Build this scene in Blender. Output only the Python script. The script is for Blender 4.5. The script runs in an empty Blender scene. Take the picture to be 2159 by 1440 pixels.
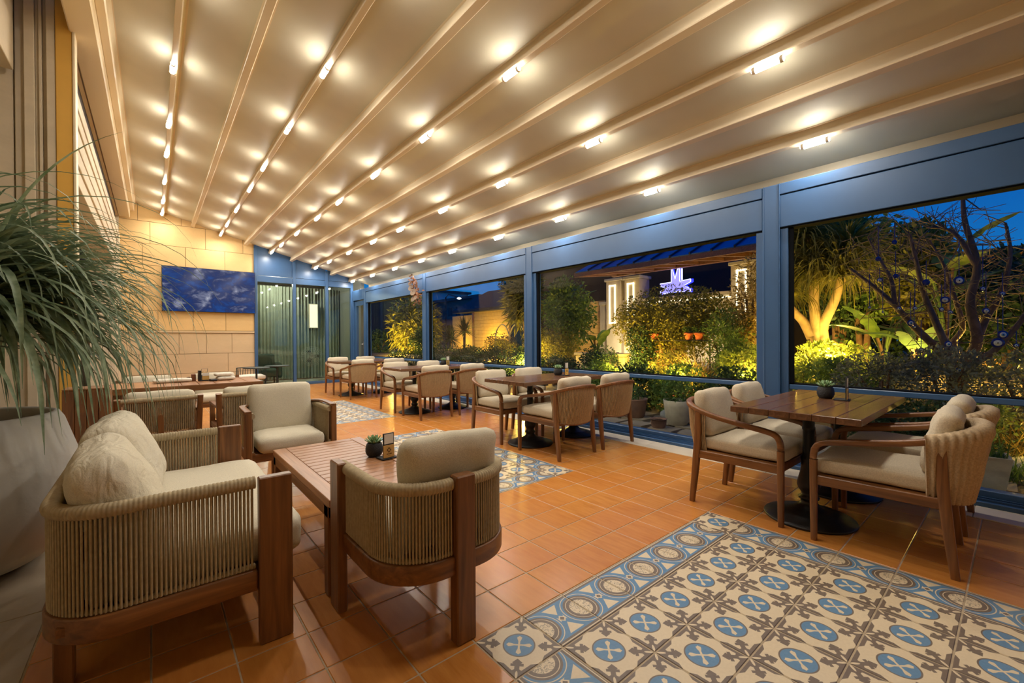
import bpy, math, random
import numpy as np
from mathutils import Vector, Matrix

# ------------------------------------------------------------------ camera, world, exposure
SC = bpy.context.scene
COL = SC.collection
random.seed(7)
RNG = np.random.default_rng(11)
PI = math.pi
YAW, PITCH, ROLL, CAM_H, FOCAL_PX = 0.699277, -0.0048186, -0.0064235, 1.15, 901.73

def cam_axes():
    f = Vector((math.sin(YAW) * math.cos(PITCH), math.cos(YAW) * math.cos(PITCH), math.sin(PITCH)))
    r = Vector((math.cos(YAW), -math.sin(YAW), 0)); u = r.cross(f)
    c, s = math.cos(ROLL), math.sin(ROLL)
    return c * r + s * u, -s * r + c * u, f
CR, CU, CF = cam_axes()
cam_data = bpy.data.cameras.new('camera')
cam_data.sensor_fit = 'HORIZONTAL'; cam_data.sensor_width = 36.0
cam_data.lens = FOCAL_PX * 36.0 / 2159.0
cam_data.clip_start = 0.02; cam_data.clip_end = 400
cam = bpy.data.objects.new('camera', cam_data); COL.objects.link(cam)
M = Matrix(((CR.x, CU.x, -CF.x, 0), (CR.y, CU.y, -CF.y, 0), (CR.z, CU.z, -CF.z, CAM_H), (0, 0, 0, 1)))
cam.matrix_world = M
SC.camera = cam

SC.view_settings.view_transform = 'Standard'
SC.view_settings.look = 'None'
SC.view_settings.gamma = 1.0
SC.view_settings.exposure = 0.0
SC.view_settings.use_curve_mapping = False
SC.cycles.use_denoising = True
SC.cycles.use_adaptive_sampling = True
SC.cycles.adaptive_threshold = 0.06
SC.cycles.max_bounces = 5
SC.cycles.diffuse_bounces = 3
SC.cycles.glossy_bounces = 2
SC.cycles.transparent_max_bounces = 8
SC.cycles.transmission_bounces = 2
SC.cycles.sample_clamp_indirect = 4.0
SC.cycles.caustics_reflective = False
SC.cycles.caustics_refractive = False

LAMP_STRENGTH = 62.0
LAMP_WATTS = 9.0
GARDEN_GAIN = 7.5
LAMP_COLOR = (1.0, 0.935, 0.82)
SKY_STRENGTH = 1.0
GARDEN_COLOR = (1.0, 0.62, 0.10)

def srgb(r, g, b):
    f = lambda c: (c / 255) / 12.92 if c / 255 <= 0.04045 else ((c / 255 + 0.055) / 1.055) ** 2.4
    return (f(r), f(g), f(b), 1.0)

world = bpy.data.worlds.new('dusk_sky'); SC.world = world; world.use_nodes = True
wn = world.node_tree; wn.nodes.clear()
_tc = wn.nodes.new('ShaderNodeTexCoord'); _sep = wn.nodes.new('ShaderNodeSeparateXYZ')
_ramp = wn.nodes.new('ShaderNodeValToRGB'); _bg = wn.nodes.new('ShaderNodeBackground'); _wo = wn.nodes.new('ShaderNodeOutputWorld')
wn.links.new(_tc.outputs['Generated'], _sep.inputs[0]); wn.links.new(_sep.outputs['Z'], _ramp.inputs[0])
_ramp.color_ramp.elements[0].position = 0.0; _ramp.color_ramp.elements[0].color = srgb(30, 128, 194)
_ramp.color_ramp.elements[1].position = 0.30; _ramp.color_ramp.elements[1].color = srgb(4, 82, 174)
_bg.inputs['Strength'].default_value = SKY_STRENGTH
wn.links.new(_ramp.outputs[0], _bg.inputs['Color']); wn.links.new(_bg.outputs[0], _wo.inputs[0])

# ------------------------------------------------------------------ node helpers
class X:
    """tiny expression wrapper that grows Math nodes"""
    def __init__(s, nt, sock): s.nt = nt; s.s = sock
    def op(s, o, *args, clamp=False):
        n = s.nt.nodes.new('ShaderNodeMath'); n.operation = o; n.use_clamp = clamp
        for i, a in enumerate((s,) + args):
            if isinstance(a, X): s.nt.links.new(a.s, n.inputs[i])
            else: n.inputs[i].default_value = float(a)
        return X(s.nt, n.outputs[0])
    def __add__(s, o): return s.op('ADD', o)
    __radd__ = __add__
    def __mul__(s, o): return s.op('MULTIPLY', o)
    __rmul__ = __mul__
    def __sub__(s, o): return s.op('SUBTRACT', o)
    def __rsub__(s, o): return (s * -1.0) + o
    def __truediv__(s, o): return s.op('DIVIDE', o)
    def abs(s): return s.op('ABSOLUTE')
    def sqrt(s): return s.op('SQRT')
    def floor(s): return s.op('FLOOR')
    def min(s, o): return s.op('MINIMUM', o)
    def max(s, o): return s.op('MAXIMUM', o)
    def below(s, e, w=0.006):          # soft 1 where s < e
        d = (e - s) if not isinstance(e, X) else (e - s)
        return (d * (1.0 / w)).op('ADD', 0.5, clamp=True)

def new_mat(name):
    m = bpy.data.materials.new(name); m.use_nodes = True
    nt = m.node_tree
    b = nt.nodes['Principled BSDF']
    return m, nt, b

def lin(c): return c if len(c) == 4 else (*c, 1.0)

def mixc(nt, fac, a, b):
    n = nt.nodes.new('ShaderNodeMix'); n.data_type = 'RGBA'; n.clamp_factor = True
    if isinstance(fac, X): nt.links.new(fac.s, n.inputs[0])
    elif isinstance(fac, (int, float)): n.inputs[0].default_value = fac
    else: nt.links.new(fac, n.inputs[0])
    for i, c in ((6, a), (7, b)):
        if hasattr(c, 'is_output'): nt.links.new(c, n.inputs[i])
        else: n.inputs[i].default_value = lin(c)
    return n.outputs[2]

def coords(nt, kind='Object', scale=(1, 1, 1)):
    tc = nt.nodes.new('ShaderNodeTexCoord'); mp = nt.nodes.new('ShaderNodeMapping')
    mp.inputs['Scale'].default_value = scale
    nt.links.new(tc.outputs[kind], mp.inputs[0]); return mp.outputs[0]

def world_pos(nt, scale=(1, 1, 1)):
    g = nt.nodes.new('ShaderNodeNewGeometry'); mp = nt.nodes.new('ShaderNodeMapping')
    mp.inputs['Scale'].default_value = scale
    nt.links.new(g.outputs['Position'], mp.inputs[0]); return mp.outputs[0]

def noise(nt, vec, scale=5, detail=3, rough=.5, distort=0.0):
    n = nt.nodes.new('ShaderNodeTexNoise'); n.inputs['Scale'].default_value = scale
    n.inputs['Detail'].default_value = detail; n.inputs['Roughness'].default_value = rough
    n.inputs['Distortion'].default_value = distort
    nt.links.new(vec, n.inputs['Vector']); return n.outputs['Fac']

def ramp(nt, fac, stops):
    r = nt.nodes.new('ShaderNodeValToRGB'); e = r.color_ramp.elements
    while len(e) < len(stops): e.new(0.5)
    for el, (p, c) in zip(e, stops): el.position = p; el.color = lin(c)
    nt.links.new(fac, r.inputs[0]); return r.outputs[0]

def bump(nt, b, height, strength=.2, dist=.01):
    n = nt.nodes.new('ShaderNodeBump'); n.inputs['Strength'].default_value = strength
    n.inputs['Distance'].default_value = dist
    nt.links.new(height, n.inputs['Height']); nt.links.new(n.outputs[0], b.inputs['Normal'])

def mat_plain(name, c, rough=.5, metal=0.0, var=0.0, nscale=6, bmp=0.0, spec=.5, bscale=None):
    m, nt, b = new_mat(name)
    b.inputs['Roughness'].default_value = rough; b.inputs['Metallic'].default_value = metal
    b.inputs['Specular IOR Level'].default_value = spec
    b.inputs['Base Color'].default_value = lin(c)
    if var:
        f = noise(nt, coords(nt), nscale, 4)
        lo = tuple(v * (1 - var) for v in c[:3]); hi = tuple(min(1, v * (1 + var)) for v in c[:3])
        nt.links.new(ramp(nt, f, [(.3, lo), (.7, hi)]), b.inputs['Base Color'])
    if bmp:
        bump(nt, b, noise(nt, coords(nt), bscale or nscale * 8, 3), bmp)
    return m

def mat_wood(name, axis, c_dark, c_light, rough=.35, scale=1.0):
    m, nt, b = new_mat(name)
    s = [38 * scale] * 3; s['xyz'.index(axis)] = 2.2 * scale
    v = coords(nt, 'Object', s)
    f = noise(nt, v, 1.0, 5, .6, .6)
    nt.links.new(ramp(nt, f, [(.28, c_dark), (.72, c_light)]), b.inputs['Base Color'])
    b.inputs['Roughness'].default_value = rough
    bump(nt, b, f, .12, .004)
    return m

def mat_fabric(name, c, scale=260, var=.10, bmp=.25, wrinkle=0.0):
    m, nt, b = new_mat(name)
    v = coords(nt)
    f = noise(nt, v, scale, 2, .6)
    g = noise(nt, v, 7, 3)
    lo = tuple(x * (1 - var * 1.6) for x in c[:3]); hi = tuple(min(1, x * (1 + var)) for x in c[:3])
    col = ramp(nt, f, [(.3, lo), (.65, hi)])
    nt.links.new(mixc(nt, X(nt, g) * .25, col, tuple(x * .8 for x in c[:3])), b.inputs['Base Color'])
    b.inputs['Roughness'].default_value = .95; b.inputs['Specular IOR Level'].default_value = .15
    if wrinkle:
        w = noise(nt, coords(nt, 'Object', (1, 2.5, 1)), 9, 2, .4, 1.2); f = (X(nt, f) + X(nt, w) * wrinkle).s
    bump(nt, b, f, bmp, .003)
    return m

def mat_emit(name, c, strength):
    m, nt, b = new_mat(name)
    if not name.startswith(('lamp', 'led')): m.cycles.emission_sampling = 'NONE'
    b.inputs['Base Color'].default_value = lin(c)
    b.inputs['Emission Color'].default_value = lin(c); b.inputs['Emission Strength'].default_value = strength
    return m

def mat_leaf(name, c_dark, c_light, rough=.55, nscale=3.0, trans=.35):
    m = bpy.data.materials.new(name); m.use_nodes = True; nt = m.node_tree; nt.nodes.clear()
    out = nt.nodes.new('ShaderNodeOutputMaterial')
    f = noise(nt, coords(nt), nscale, 4, .65)
    col = ramp(nt, f, [(.3, c_dark), (.7, c_light)])
    p = nt.nodes.new('ShaderNodeBsdfPrincipled'); p.inputs['Roughness'].default_value = rough
    p.inputs['Specular IOR Level'].default_value = .25
    nt.links.new(col, p.inputs['Base Color'])
    t = nt.nodes.new('ShaderNodeBsdfTranslucent'); nt.links.new(col, t.inputs['Color'])
    mx = nt.nodes.new('ShaderNodeMixShader'); mx.inputs[0].default_value = trans
    nt.links.new(p.outputs[0], mx.inputs[1]); nt.links.new(t.outputs[0], mx.inputs[2])
    nt.links.new(mx.outputs[0], out.inputs[0])
    return m

def mat_glass(name, tint, refl=.35, base=.0):
    """thin pane: clear with a fresnel mirror on it"""
    m = bpy.data.materials.new(name); m.use_nodes = True; nt = m.node_tree; nt.nodes.clear()
    out = nt.nodes.new('ShaderNodeOutputMaterial')
    t = nt.nodes.new('ShaderNodeBsdfTransparent'); t.inputs[0].default_value = lin(tint)
    g = nt.nodes.new('ShaderNodeBsdfGlossy'); g.inputs['Roughness'].default_value = .02
    fr = nt.nodes.new('ShaderNodeFresnel'); fr.inputs[0].default_value = 1.45
    fac = X(nt, fr.outputs[0]) * refl + base
    mx = nt.nodes.new('ShaderNodeMixShader'); nt.links.new(fac.s, mx.inputs[0])
    nt.links.new(t.outputs[0], mx.inputs[1]); nt.links.new(g.outputs[0], mx.inputs[2])
    nt.links.new(mx.outputs[0], out.inputs[0]); return m

# ------------------------------------------------------------------ mesh helpers
class MB:
    def __init__(s): s.v = []; s.f = []; s.sm = []; s.mi = []; s.smooth = False; s.slot = 0
    def add(s, vs, fs, M=None, smooth=None):
        o = len(s.v)
        for p in vs: s.v.append(tuple(M @ Vector(p)) if M is not None else tuple(p))
        for f in fs:
            s.f.append(tuple(i + o for i in f)); s.sm.append(s.smooth if smooth is None else smooth); s.mi.append(s.slot)
        return s
    def box(s, x0, x1, y0, y1, z0, z1, b=0.0, M=None):
        if b <= 0:
            vs = [(x, y, z) for x in (x0, x1) for y in (y0, y1) for z in (z0, z1)]
            fs = [(0, 1, 3, 2), (4, 6, 7, 5), (0, 4, 5, 1), (2, 3, 7, 6), (0, 2, 6, 4), (1, 5, 7, 3)]
            return s.add(vs, fs, M, False)
        b = min(b, abs(x1 - x0) * .45, abs(y1 - y0) * .45, abs(z1 - z0) * .45)
        lo = (x0, y0, z0); hi = (x1, y1, z1); vs = []; idx = {}
        for c in range(8):
            bits = (c & 1, c >> 1 & 1, c >> 2 & 1)
            for a in range(3):
                p = []
                for k in range(3):
                    v = hi[k] if bits[k] else lo[k]
                    if k != a: v += -b if bits[k] else b
                    p.append(v)
                idx[c, a] = len(vs); vs.append(p)
        fs = []
        for a in range(3):
            i, j = (a + 1) % 3, (a + 2) % 3
            for sgn in (0, 1):
                ring = [(sgn << a) | (p << i) | (q << j) for p, q in ((0, 0), (1, 0), (1, 1), (0, 1))]
                if not sgn: ring = ring[::-1]
                fs.append(tuple(idx[c, a] for c in ring))
            for p in (0, 1):
                for q in (0, 1):
                    c0 = (p << i) | (q << j); c1 = c0 | (1 << a)
                    f = (idx[c0, i], idx[c1, i], idx[c1, j], idx[c0, j])
                    if p != q: f = f[::-1]
                    fs.append(f[::-1])
        for c in range(8):
            f = (idx[c, 0], idx[c, 1], idx[c, 2])
            if bin(c).count('1') % 2 == 0: f = f[::-1]
            fs.append(f)
        return s.add(vs, fs, M, False)
    def lathe(s, prof, n=24, M=None, cap=True, smooth=True):
        vs = []; fs = []
        for r, z in prof:
            for k in range(n):
                a = 2 * PI * k / n; vs.append((r * math.cos(a), r * math.sin(a), z))
        for i in range(len(prof) - 1):
            for k in range(n):
                k2 = (k + 1) % n
                fs.append((i * n + k, i * n + k2, (i + 1) * n + k2, (i + 1) * n + k))
        s.add(vs, fs, M, smooth)
        if cap:
            m = len(prof) - 1
            if prof[0][0] > 1e-4: s.add(vs[:n], [tuple(range(n))[::-1]], M, False)
            if prof[m][0] > 1e-4: s.add(vs[m * n:], [tuple(range(n))], M, False)
        return s
    def sweep(s, path, sec, up=(0, 0, 1), closed=False, M=None, smooth=True, cap=True, scale=None):
        """sec: list of (side, up) offsets"""
        P = [Vector(p) for p in path]; n = len(P); m = len(sec); vs = []; fs = []
        upv = Vector(up)
        for i in range(n):
            if closed: t = P[(i + 1) % n] - P[i - 1]
            else: t = P[min(i + 1, n - 1)] - P[max(i - 1, 0)]
            t.normalize()
            side = t.cross(upv)
            if side.length < 1e-3: side = t.cross(Vector((1, 0, 0)))
            side.normalize(); u = side.cross(t)
            k = scale[i] if scale is not None else 1.0
            for a, b in sec: vs.append(P[i] + side * (a * k) + u * (b * k))
        rng = n if closed else n - 1
        for i in range(rng):
            i2 = (i + 1) % n
            for k in range(m):
                k2 = (k + 1) % m
                fs.append((i * m + k, i * m + k2, i2 * m + k2, i2 * m + k))
        s.add(vs, fs, M, smooth)
        if cap and not closed:
            s.add(vs[:m], [tuple(range(m))[::-1]], M, False); s.add(vs[-m:], [tuple(range(m))], M, False)
        return s
    def tube(s, path, r, n=8, M=None, scale=None, closed=False):
        sec = [(r * math.cos(2 * PI * k / n), r * math.sin(2 * PI * k / n)) for k in range(n)]
        d = Vector(path[-1]) - Vector(path[0])
        up = (0, 0, 1) if abs(d.z) < .8 * d.length or closed else (0, 1, 0)
        return s.sweep(path, sec, up, closed, M, True, True, scale)
    def prism(s, poly, z0, z1, M=None):
        n = len(poly)
        vs = [(x, y, z0) for x, y in poly] + [(x, y, z1) for x, y in poly]
        fs = [tuple(range(n))[::-1], tuple(range(n, 2 * n))] + [(i, (i + 1) % n, n + (i + 1) % n, n + i) for i in range(n)]
        return s.add(vs, fs, M, False)
    def pillow(s, hx, hy, hz, r, puff=.25, n=9, M=None, wob=0.0, seed=0):
        """rounded, puffed cushion"""
        rg = np.random.default_rng(seed); ph = rg.uniform(0, 6.28, 6)
        H = np.array([hx, hy, hz]); r = min(r, hx, hy, hz)
        t = np.linspace(-1, 1, n + 1); t = np.sign(t) * np.abs(t) ** .8
        vs = []; fs = []; key = {}
        def vid(p):
            k = tuple(np.round(p, 5))
            if k not in key:
                key[k] = len(vs); q = np.clip(p * H, -(H - r), H - r); d = p * H - q
                L = np.linalg.norm(d); w = q + d / L * r if L > 1e-9 else q
                fx = (1 - (p[0] * .96) ** 2); fy = (1 - (p[1] * .96) ** 2)
                w[2] *= 1 + puff * fx * fy * 2 - puff * .5
                if wob:
                    w[2] += wob * (math.sin(5 * p[0] + ph[0]) * math.sin(4 * p[1] + ph[1]) + .6 * math.sin(9 * p[0] + 7 * p[1] + ph[2]))
                    w[1] += wob * .8 * math.sin(5 * p[0] + ph[3]); w[0] += wob * .8 * math.sin(5 * p[1] + ph[4])
                vs.append(tuple(w))
            return key[k]
        for a in range(3):
            i, j = (a + 1) % 3, (a + 2) % 3
            for sg in (-1, 1):
                for u in range(n):
                    for v in range(n):
                        q = []
                        for du, dv in ((0, 0), (1, 0), (1, 1), (0, 1)):
                            p = np.zeros(3); p[a] = sg; p[i] = t[u + du]; p[j] = t[v + dv]; q.append(vid(p))
                        fs.append(tuple(q) if sg > 0 else tuple(q[::-1]))
        return s.add(vs, fs, M, True)
    def mesh(s, name):
        me = bpy.data.meshes.new(name); me.from_pydata(s.v, [], s.f)
        if any(s.sm): me.polygons.foreach_set('use_smooth', s.sm)
        if any(s.mi): me.polygons.foreach_set('material_index', s.mi)
        me.update(); return me
    def build(s, name, mat, parent=None, loc=(0, 0, 0), rot=(0, 0, 0)):
        return obj(name, s.mesh(name), mat, parent, loc, rot)

def obj(name, me, mat=None, parent=None, loc=(0, 0, 0), rot=(0, 0, 0)):
    if mat is not None and len(me.materials) == 0:
        for m in (mat if isinstance(mat, (list, tuple)) else [mat]): me.materials.append(m)
    o = bpy.data.objects.new(name, me); COL.objects.link(o)
    o.location = loc; o.rotation_euler = rot
    if parent is not None: o.parent = parent
    return o

def tag(o, label=None, cat=None, group=None, kind=None):
    if label: o['label'] = label
    if cat: o['category'] = cat
    if group: o['group'] = group
    if kind: o['kind'] = kind
    return o

def thing(name, label, cat, loc=(0, 0, 0), rz=0.0, group=None):
    o = bpy.data.objects.new(name, None); COL.objects.link(o); o.empty_display_size = .1
    o.location = loc; o.rotation_euler = (0, 0, rz)
    return tag(o, label, cat, group)

def struct(name, label=None, loc=(0, 0, 0)):
    o = bpy.data.objects.new(name, None); COL.objects.link(o); o.location = loc
    o['kind'] = 'structure'
    if label: o['label'] = label
    return o

def sstruct(o, label=None):
    o['kind'] = 'structure'
    if label: o['label'] = label
    return o

def copy_thing(root, loc, rz, label, group=None):
    r = root.copy(); COL.objects.link(r); r.location = loc; r.rotation_euler = (0, 0, rz); r['label'] = label
    if group: r['group'] = group
    for ch in list(root.children):
        c = ch.copy(); COL.objects.link(c); c.parent = r
        for g in list(ch.children):
            d = g.copy(); COL.objects.link(d); d.parent = c
    return r

def T(x=0, y=0, z=0, rx=0, ry=0, rz=0):
    return Matrix.Translation((x, y, z)) @ Matrix.Rotation(rz, 4, 'Z') @ Matrix.Rotation(ry, 4, 'Y') @ Matrix.Rotation(rx, 4, 'X')

def rrect(w, h, r, n=3):
    """rounded rectangle section, half sizes w,h"""
    out = []
    for cx, cy, a0 in ((w - r, h - r, 0), (-w + r, h - r, PI / 2), (-w + r, -h + r, PI), (w - r, -h + r, 1.5 * PI)):
        for k in range(n):
            a = a0 + PI / 2 * k / (n - 1); out.append((cx + r * math.cos(a), cy + r * math.sin(a)))
    return out

def smooth_path(pts, n=40, closed=False):
    """Catmull-Rom through pts, resampled to n equal steps"""
    P = [Vector(p) for p in pts]; out = []
    for i in range(len(P) - 1):
        p0, p1, p2, p3 = P[max(i - 1, 0)], P[i], P[i + 1], P[min(i + 2, len(P) - 1)]
        for k in range(12):
            t = k / 12
            out.append(.5 * ((2 * p1) + (-p0 + p2) * t + (2 * p0 - 5 * p1 + 4 * p2 - p3) * t * t + (-p0 + 3 * p1 - 3 * p2 + p3) * t ** 3))
    out.append(P[-1])
    return resample(out, n)

def resample(P, n):
    P = [Vector(p) for p in P]
    d = [0.0]
    for a, b in zip(P, P[1:]): d.append(d[-1] + (b - a).length)
    out = []; j = 0
    for k in range(n):
        t = d[-1] * k / (n - 1)
        while j < len(P) - 2 and d[j + 1] < t: j += 1
        f = (t - d[j]) / max(1e-9, d[j + 1] - d[j]); out.append(P[j].lerp(P[j + 1], min(1, f)))
    return out

ORD = ['', 'first', 'second', 'third', 'fourth', 'fifth', 'sixth', 'seventh', 'eighth', 'ninth', 'tenth']

# ------------------------------------------------------------------ shared materials
M_FABRIC = mat_fabric('cushion_linen', srgb(212, 203, 182))
M_PILLOW = mat_fabric('pillow_linen', srgb(212, 203, 182), 260, .08, .35, 14.0)
M_FABRIC2 = mat_fabric('cushion_weave', srgb(204, 190, 166), 160)
M_ROPE = mat_plain('rope_taupe', srgb(174, 158, 128), .9, var=.12, nscale=60, spec=.2)
M_ROPE2 = mat_plain('rope_sand', srgb(176, 150, 114), .9, var=.12, nscale=60, spec=.2)
M_KNIT = mat_fabric('knit_beige', srgb(188, 166, 136), 120, .12, .5)
WD, WL = srgb(94, 58, 30), srgb(146, 97, 54)
WOOD = {a: mat_wood('teak_' + a, a, WD, WL, .38) for a in 'xyz'}
TD, TL = srgb(80, 54, 36), srgb(122, 84, 56)
WALNUT = mat_wood('walnut_x', 'x', TD, TL, .22, .7)
TEAKTOP = {a: mat_wood('teak_top_' + a, a, srgb(140, 94, 60), srgb(182, 130, 90), .3) for a in 'xy'}
M_IRON = mat_plain('cast_iron', srgb(30, 29, 29), .42, .3, var=.15, nscale=20, bmp=.1)
M_BLUE = mat_plain('blue_paint', srgb(54, 88, 130), .36, 0.0, var=.05, nscale=4)
M_BLUE_DARK = mat_plain('blue_track', srgb(34, 54, 82), .35, .3)
M_GASKET = mat_plain('black_gasket', srgb(18, 20, 24), .95, spec=.05)
M_CREAM = mat_plain('cream_aluminium', srgb(234, 216, 184), .42)
M_STONE = None
# ================================================================== FLOOR
TS = 0.23543; GX, GY = 0.92988, 1.33354          # tile module and grid origin (corner of the near rug)
FLOOR_X0, FLOOR_X1 = -0.35, GX + 13 * TS
def in_view(x, y, z=0.0, m=40):
    d = Vector((x, y, z - CAM_H)); w = d.dot(CF)
    if w < .15: return None
    px = 1079.5 + FOCAL_PX * d.dot(CR) / w; py = 720 - FOCAL_PX * d.dot(CU) / w
    return w if -m < px < 2159 + m and -m < py < 1440 + m else None

def terracotta():
    m, nt, b = new_mat('terracotta_tile')
    pos = world_pos(nt)
    s = nt.nodes.new('ShaderNodeVectorMath'); s.operation = 'SUBTRACT'; s.inputs[1].default_value = (GX, GY, 0); nt.links.new(pos, s.inputs[0])
    d = nt.nodes.new('ShaderNodeVectorMath'); d.operation = 'SCALE'; d.inputs['Scale'].default_value = 1 / TS; nt.links.new(s.outputs[0], d.inputs[0])
    fl = nt.nodes.new('ShaderNodeVectorMath'); fl.operation = 'FLOOR'; nt.links.new(d.outputs[0], fl.inputs[0])
    sp = nt.nodes.new('ShaderNodeSeparateXYZ'); nt.links.new(fl.outputs[0], sp.inputs[0])
    cb = nt.nodes.new('ShaderNodeCombineXYZ'); nt.links.new(sp.outputs[0], cb.inputs[0]); nt.links.new(sp.outputs[1], cb.inputs[1])
    wn_ = nt.nodes.new('ShaderNodeTexWhiteNoise'); wn_.noise_dimensions = '3D'; nt.links.new(cb.outputs[0], wn_.inputs['Vector'])
    streak = noise(nt, world_pos(nt, (34, 5, 1)), 1.0, 4, .6)
    cloud = noise(nt, world_pos(nt, (3, 3, 1)), 1.0, 3)
    c1 = ramp(nt, streak, [(.25, srgb(178, 110, 44)), (.75, srgb(206, 140, 66))])
    c2 = mixc(nt, X(nt, wn_.outputs['Value']) * .5, c1, srgb(190, 114, 52))
    c3 = mixc(nt, (X(nt, cloud) - .35) * .9, c2, srgb(212, 150, 80))
    nt.links.new(c3, b.inputs['Base Color'])
    b.inputs['Roughness'].default_value = .27; b.inputs['Specular IOR Level'].default_value = .5
    bump(nt, b, streak, .05, .002)
    return m

def tile_pattern(border):
    m, nt, b = new_mat('cement_tile_border' if border else 'cement_tile_cross')
    tc = nt.nodes.new('ShaderNodeTexCoord'); sp = nt.nodes.new('ShaderNodeSeparateXYZ'); nt.links.new(tc.outputs['Object'], sp.inputs[0])
    x = X(nt, sp.outputs[0]) * (1 / TS); y = X(nt, sp.outputs[1]) * (1 / TS)
    g = noise(nt, world_pos(nt), 90, 3)
    cream = mixc(nt, X(nt, g) * .6, srgb(222, 204, 174), srgb(198, 178, 148))
    brown = mixc(nt, X(nt, g) * .8, srgb(126, 110, 98), srgb(96, 84, 76))
    blue = mixc(nt, X(nt, g) * .8, srgb(104, 142, 176), srgb(80, 116, 152))
    u, v = x.abs(), y.abs()
    if not border:
        a = .5 - u; c = .5 - v; mn = a.min(c); mx = a.max(c)
        p = (a + c) * .7071; q = (a - c).abs() * .7071
        r = (x * x + y * y).sqrt()
        bar = mn.below(((.48 - mx) * .6).min(.072)) * mn.op('GREATER_THAN', .012)
        cutr = (((p - .235) * (p - .235)) + ((q - .085) * (q - .085))).sqrt()
        body = p.below(.245) * (1 - cutr.below(.058))
        neck = q.below(.038) * p.below(.33)
        head = ((a - .235).abs().max((c - .235).abs())).below(.056)
        head2 = q.below(.10) * (p - .285).abs().below(.026)
        dark = bar.max(body).max(neck).max(head).max(head2)
        petal = (((p - .095) * (1 / .07)) * ((p - .095) * (1 / .07)) + (q * (1 / .02)) * (q * (1 / .02))).below(1.0, .1)
        dark = dark * (1 - petal)
        col = mixc(nt, dark, cream, brown)
        col = mixc(nt, r.below(.262), col, brown)
        col = mixc(nt, r.below(.240), col, blue)
        d1 = ((x + y).abs()) * .7071; d2 = ((x - y).abs()) * .7071
        lo, hi = d1.min(d2), d1.max(d2)
        arm = lo.below(((hi - .08).max(0.0) * .35 + .016).min(.038)) * hi.below(.18)
        tip = (lo + (hi - .165).abs()).below(.042)
        col = mixc(nt, arm.max(tip), col, cream)
    else:
        ex = .5 - u
        r = (ex * ex + y * y).sqrt()
        sw = noise(nt, world_pos(nt), 75, 2, .5, 2.0)
        col = cream
        col = mixc(nt, v.op('GREATER_THAN', .355), col, blue)
        diag = (u * .9 + .02 - v * .62).abs().below(.05)
        col = mixc(nt, diag, col, blue)
        col = mixc(nt, r.below(.425), col, blue)
        col = mixc(nt, (r - .385).abs().below(.008), col, cream)
        col = mixc(nt, r.below(.335), col, brown)
        col = mixc(nt, (r - .285).abs().below(.006), col, cream)
        med = mixc(nt, X(nt, sw).op('GREATER_THAN', .56), cream, srgb(150, 138, 122))
        col = mixc(nt, r.below(.215), col, med)
        fl2 = (u + v)
        col = mixc(nt, fl2.below(.085), col, cream)
        col = mixc(nt, fl2.below(.05), col, brown)
        col = mixc(nt, v.op('GREATER_THAN', .40), col, brown)
        col = mixc(nt, (v - .455).abs().below(.010), col, cream)
    nt.links.new(col, b.inputs['Base Color'])
    b.inputs['Roughness'].default_value = .42; b.inputs['Specular IOR Level'].default_value = .35
    return m

M_TERRA = terracotta(); M_CROSS = tile_pattern(False); M_BORDER = tile_pattern(True)
M_GROUT = mat_plain('grout', srgb(176, 158, 132), .9, var=.12, nscale=30)
def mat_stone(name, c, var=.1, rough=.7, sc=2.5):
    m, nt, b = new_mat(name)
    n1 = noise(nt, world_pos(nt, (1, 1, 2.2)), sc, 6, .62, .4); n2 = noise(nt, world_pos(nt), 45, 3)
    c1 = ramp(nt, n1, [(.3, tuple(v * (1 - var) for v in c[:3])), (.7, tuple(min(1, v * (1 + var)) for v in c[:3]))])
    oi = nt.nodes.new('ShaderNodeObjectInfo'); c1 = mixc(nt, X(nt, oi.outputs['Random']) * .35, c1, tuple(v * .82 for v in c[:3]))
    nt.links.new(mixc(nt, X(nt, n2) * .3, c1, tuple(v * .8 for v in c[:3])), b.inputs['Base Color'])
    b.inputs['Roughness'].default_value = rough; bump(nt, b, n2, .12, .006); return m
M_LIME = mat_stone('limestone', srgb(212, 197, 172)); M_LIME_FLOOR = mat_stone('limestone_floor', srgb(172, 158, 138), .12, .5)
M_SAND_UP = mat_stone('sandstone_lamplit', srgb(226, 190, 132), .07); M_SAND_LOW = mat_stone('sandstone_pale', srgb(208, 184, 148), .07)  # lamp glow on the upper courses is put into their yellower colour

floor = sstruct(MB().box(-2.1, 4.30, -2.3, 12.2, -.12, -.0022).build('floor', M_GROUT), 'orange terracotta tile floor with patterned tile rugs')
gap = .0028
tile_me = MB().box(-TS / 2 + gap, TS / 2 - gap, -TS / 2 + gap, TS / 2 - gap, -.012, 0, .0022).mesh('tile'); tile_me.materials.append(M_TERRA)
cross_me = tile_me.copy(); cross_me.materials.clear(); cross_me.materials.append(M_CROSS)
bord_me = tile_me.copy(); bord_me.materials.clear(); bord_me.materials.append(M_BORDER)
rugs = [(-10, 0), (5, 15), (20, 30)]
cells = []
for i in range(-5, 13):
    for j in range(-15, 46):
        rug = next((r for r in rugs if 0 <= i < 8 and r[0] <= j < r[1]), None)
        cx, cy = GX + (i + .5) * TS, GY + (j + .5) * TS
        if rug is None: cells.append((cx, cy)); continue
        if rug[0] == -10 and in_view(cx, cy, 0, 90) is None: cells.append((cx, cy)); continue
        ex, ey = i in (0, 7), j in (rug[0], rug[1] - 1)
        if ex != ey: obj('patterned_tile', bord_me, None, floor, (cx, cy, 0), (0, 0, 0 if ey else PI / 2))
        else: obj('patterned_tile', cross_me, None, floor, (cx, cy, 0))
vis = sorted((w, c) for c in cells for w in [in_view(*c)] if w)
near = set(c for w, c in vis[:300])
for c in near: obj('tile', tile_me, None, floor, (*c, 0))
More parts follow.
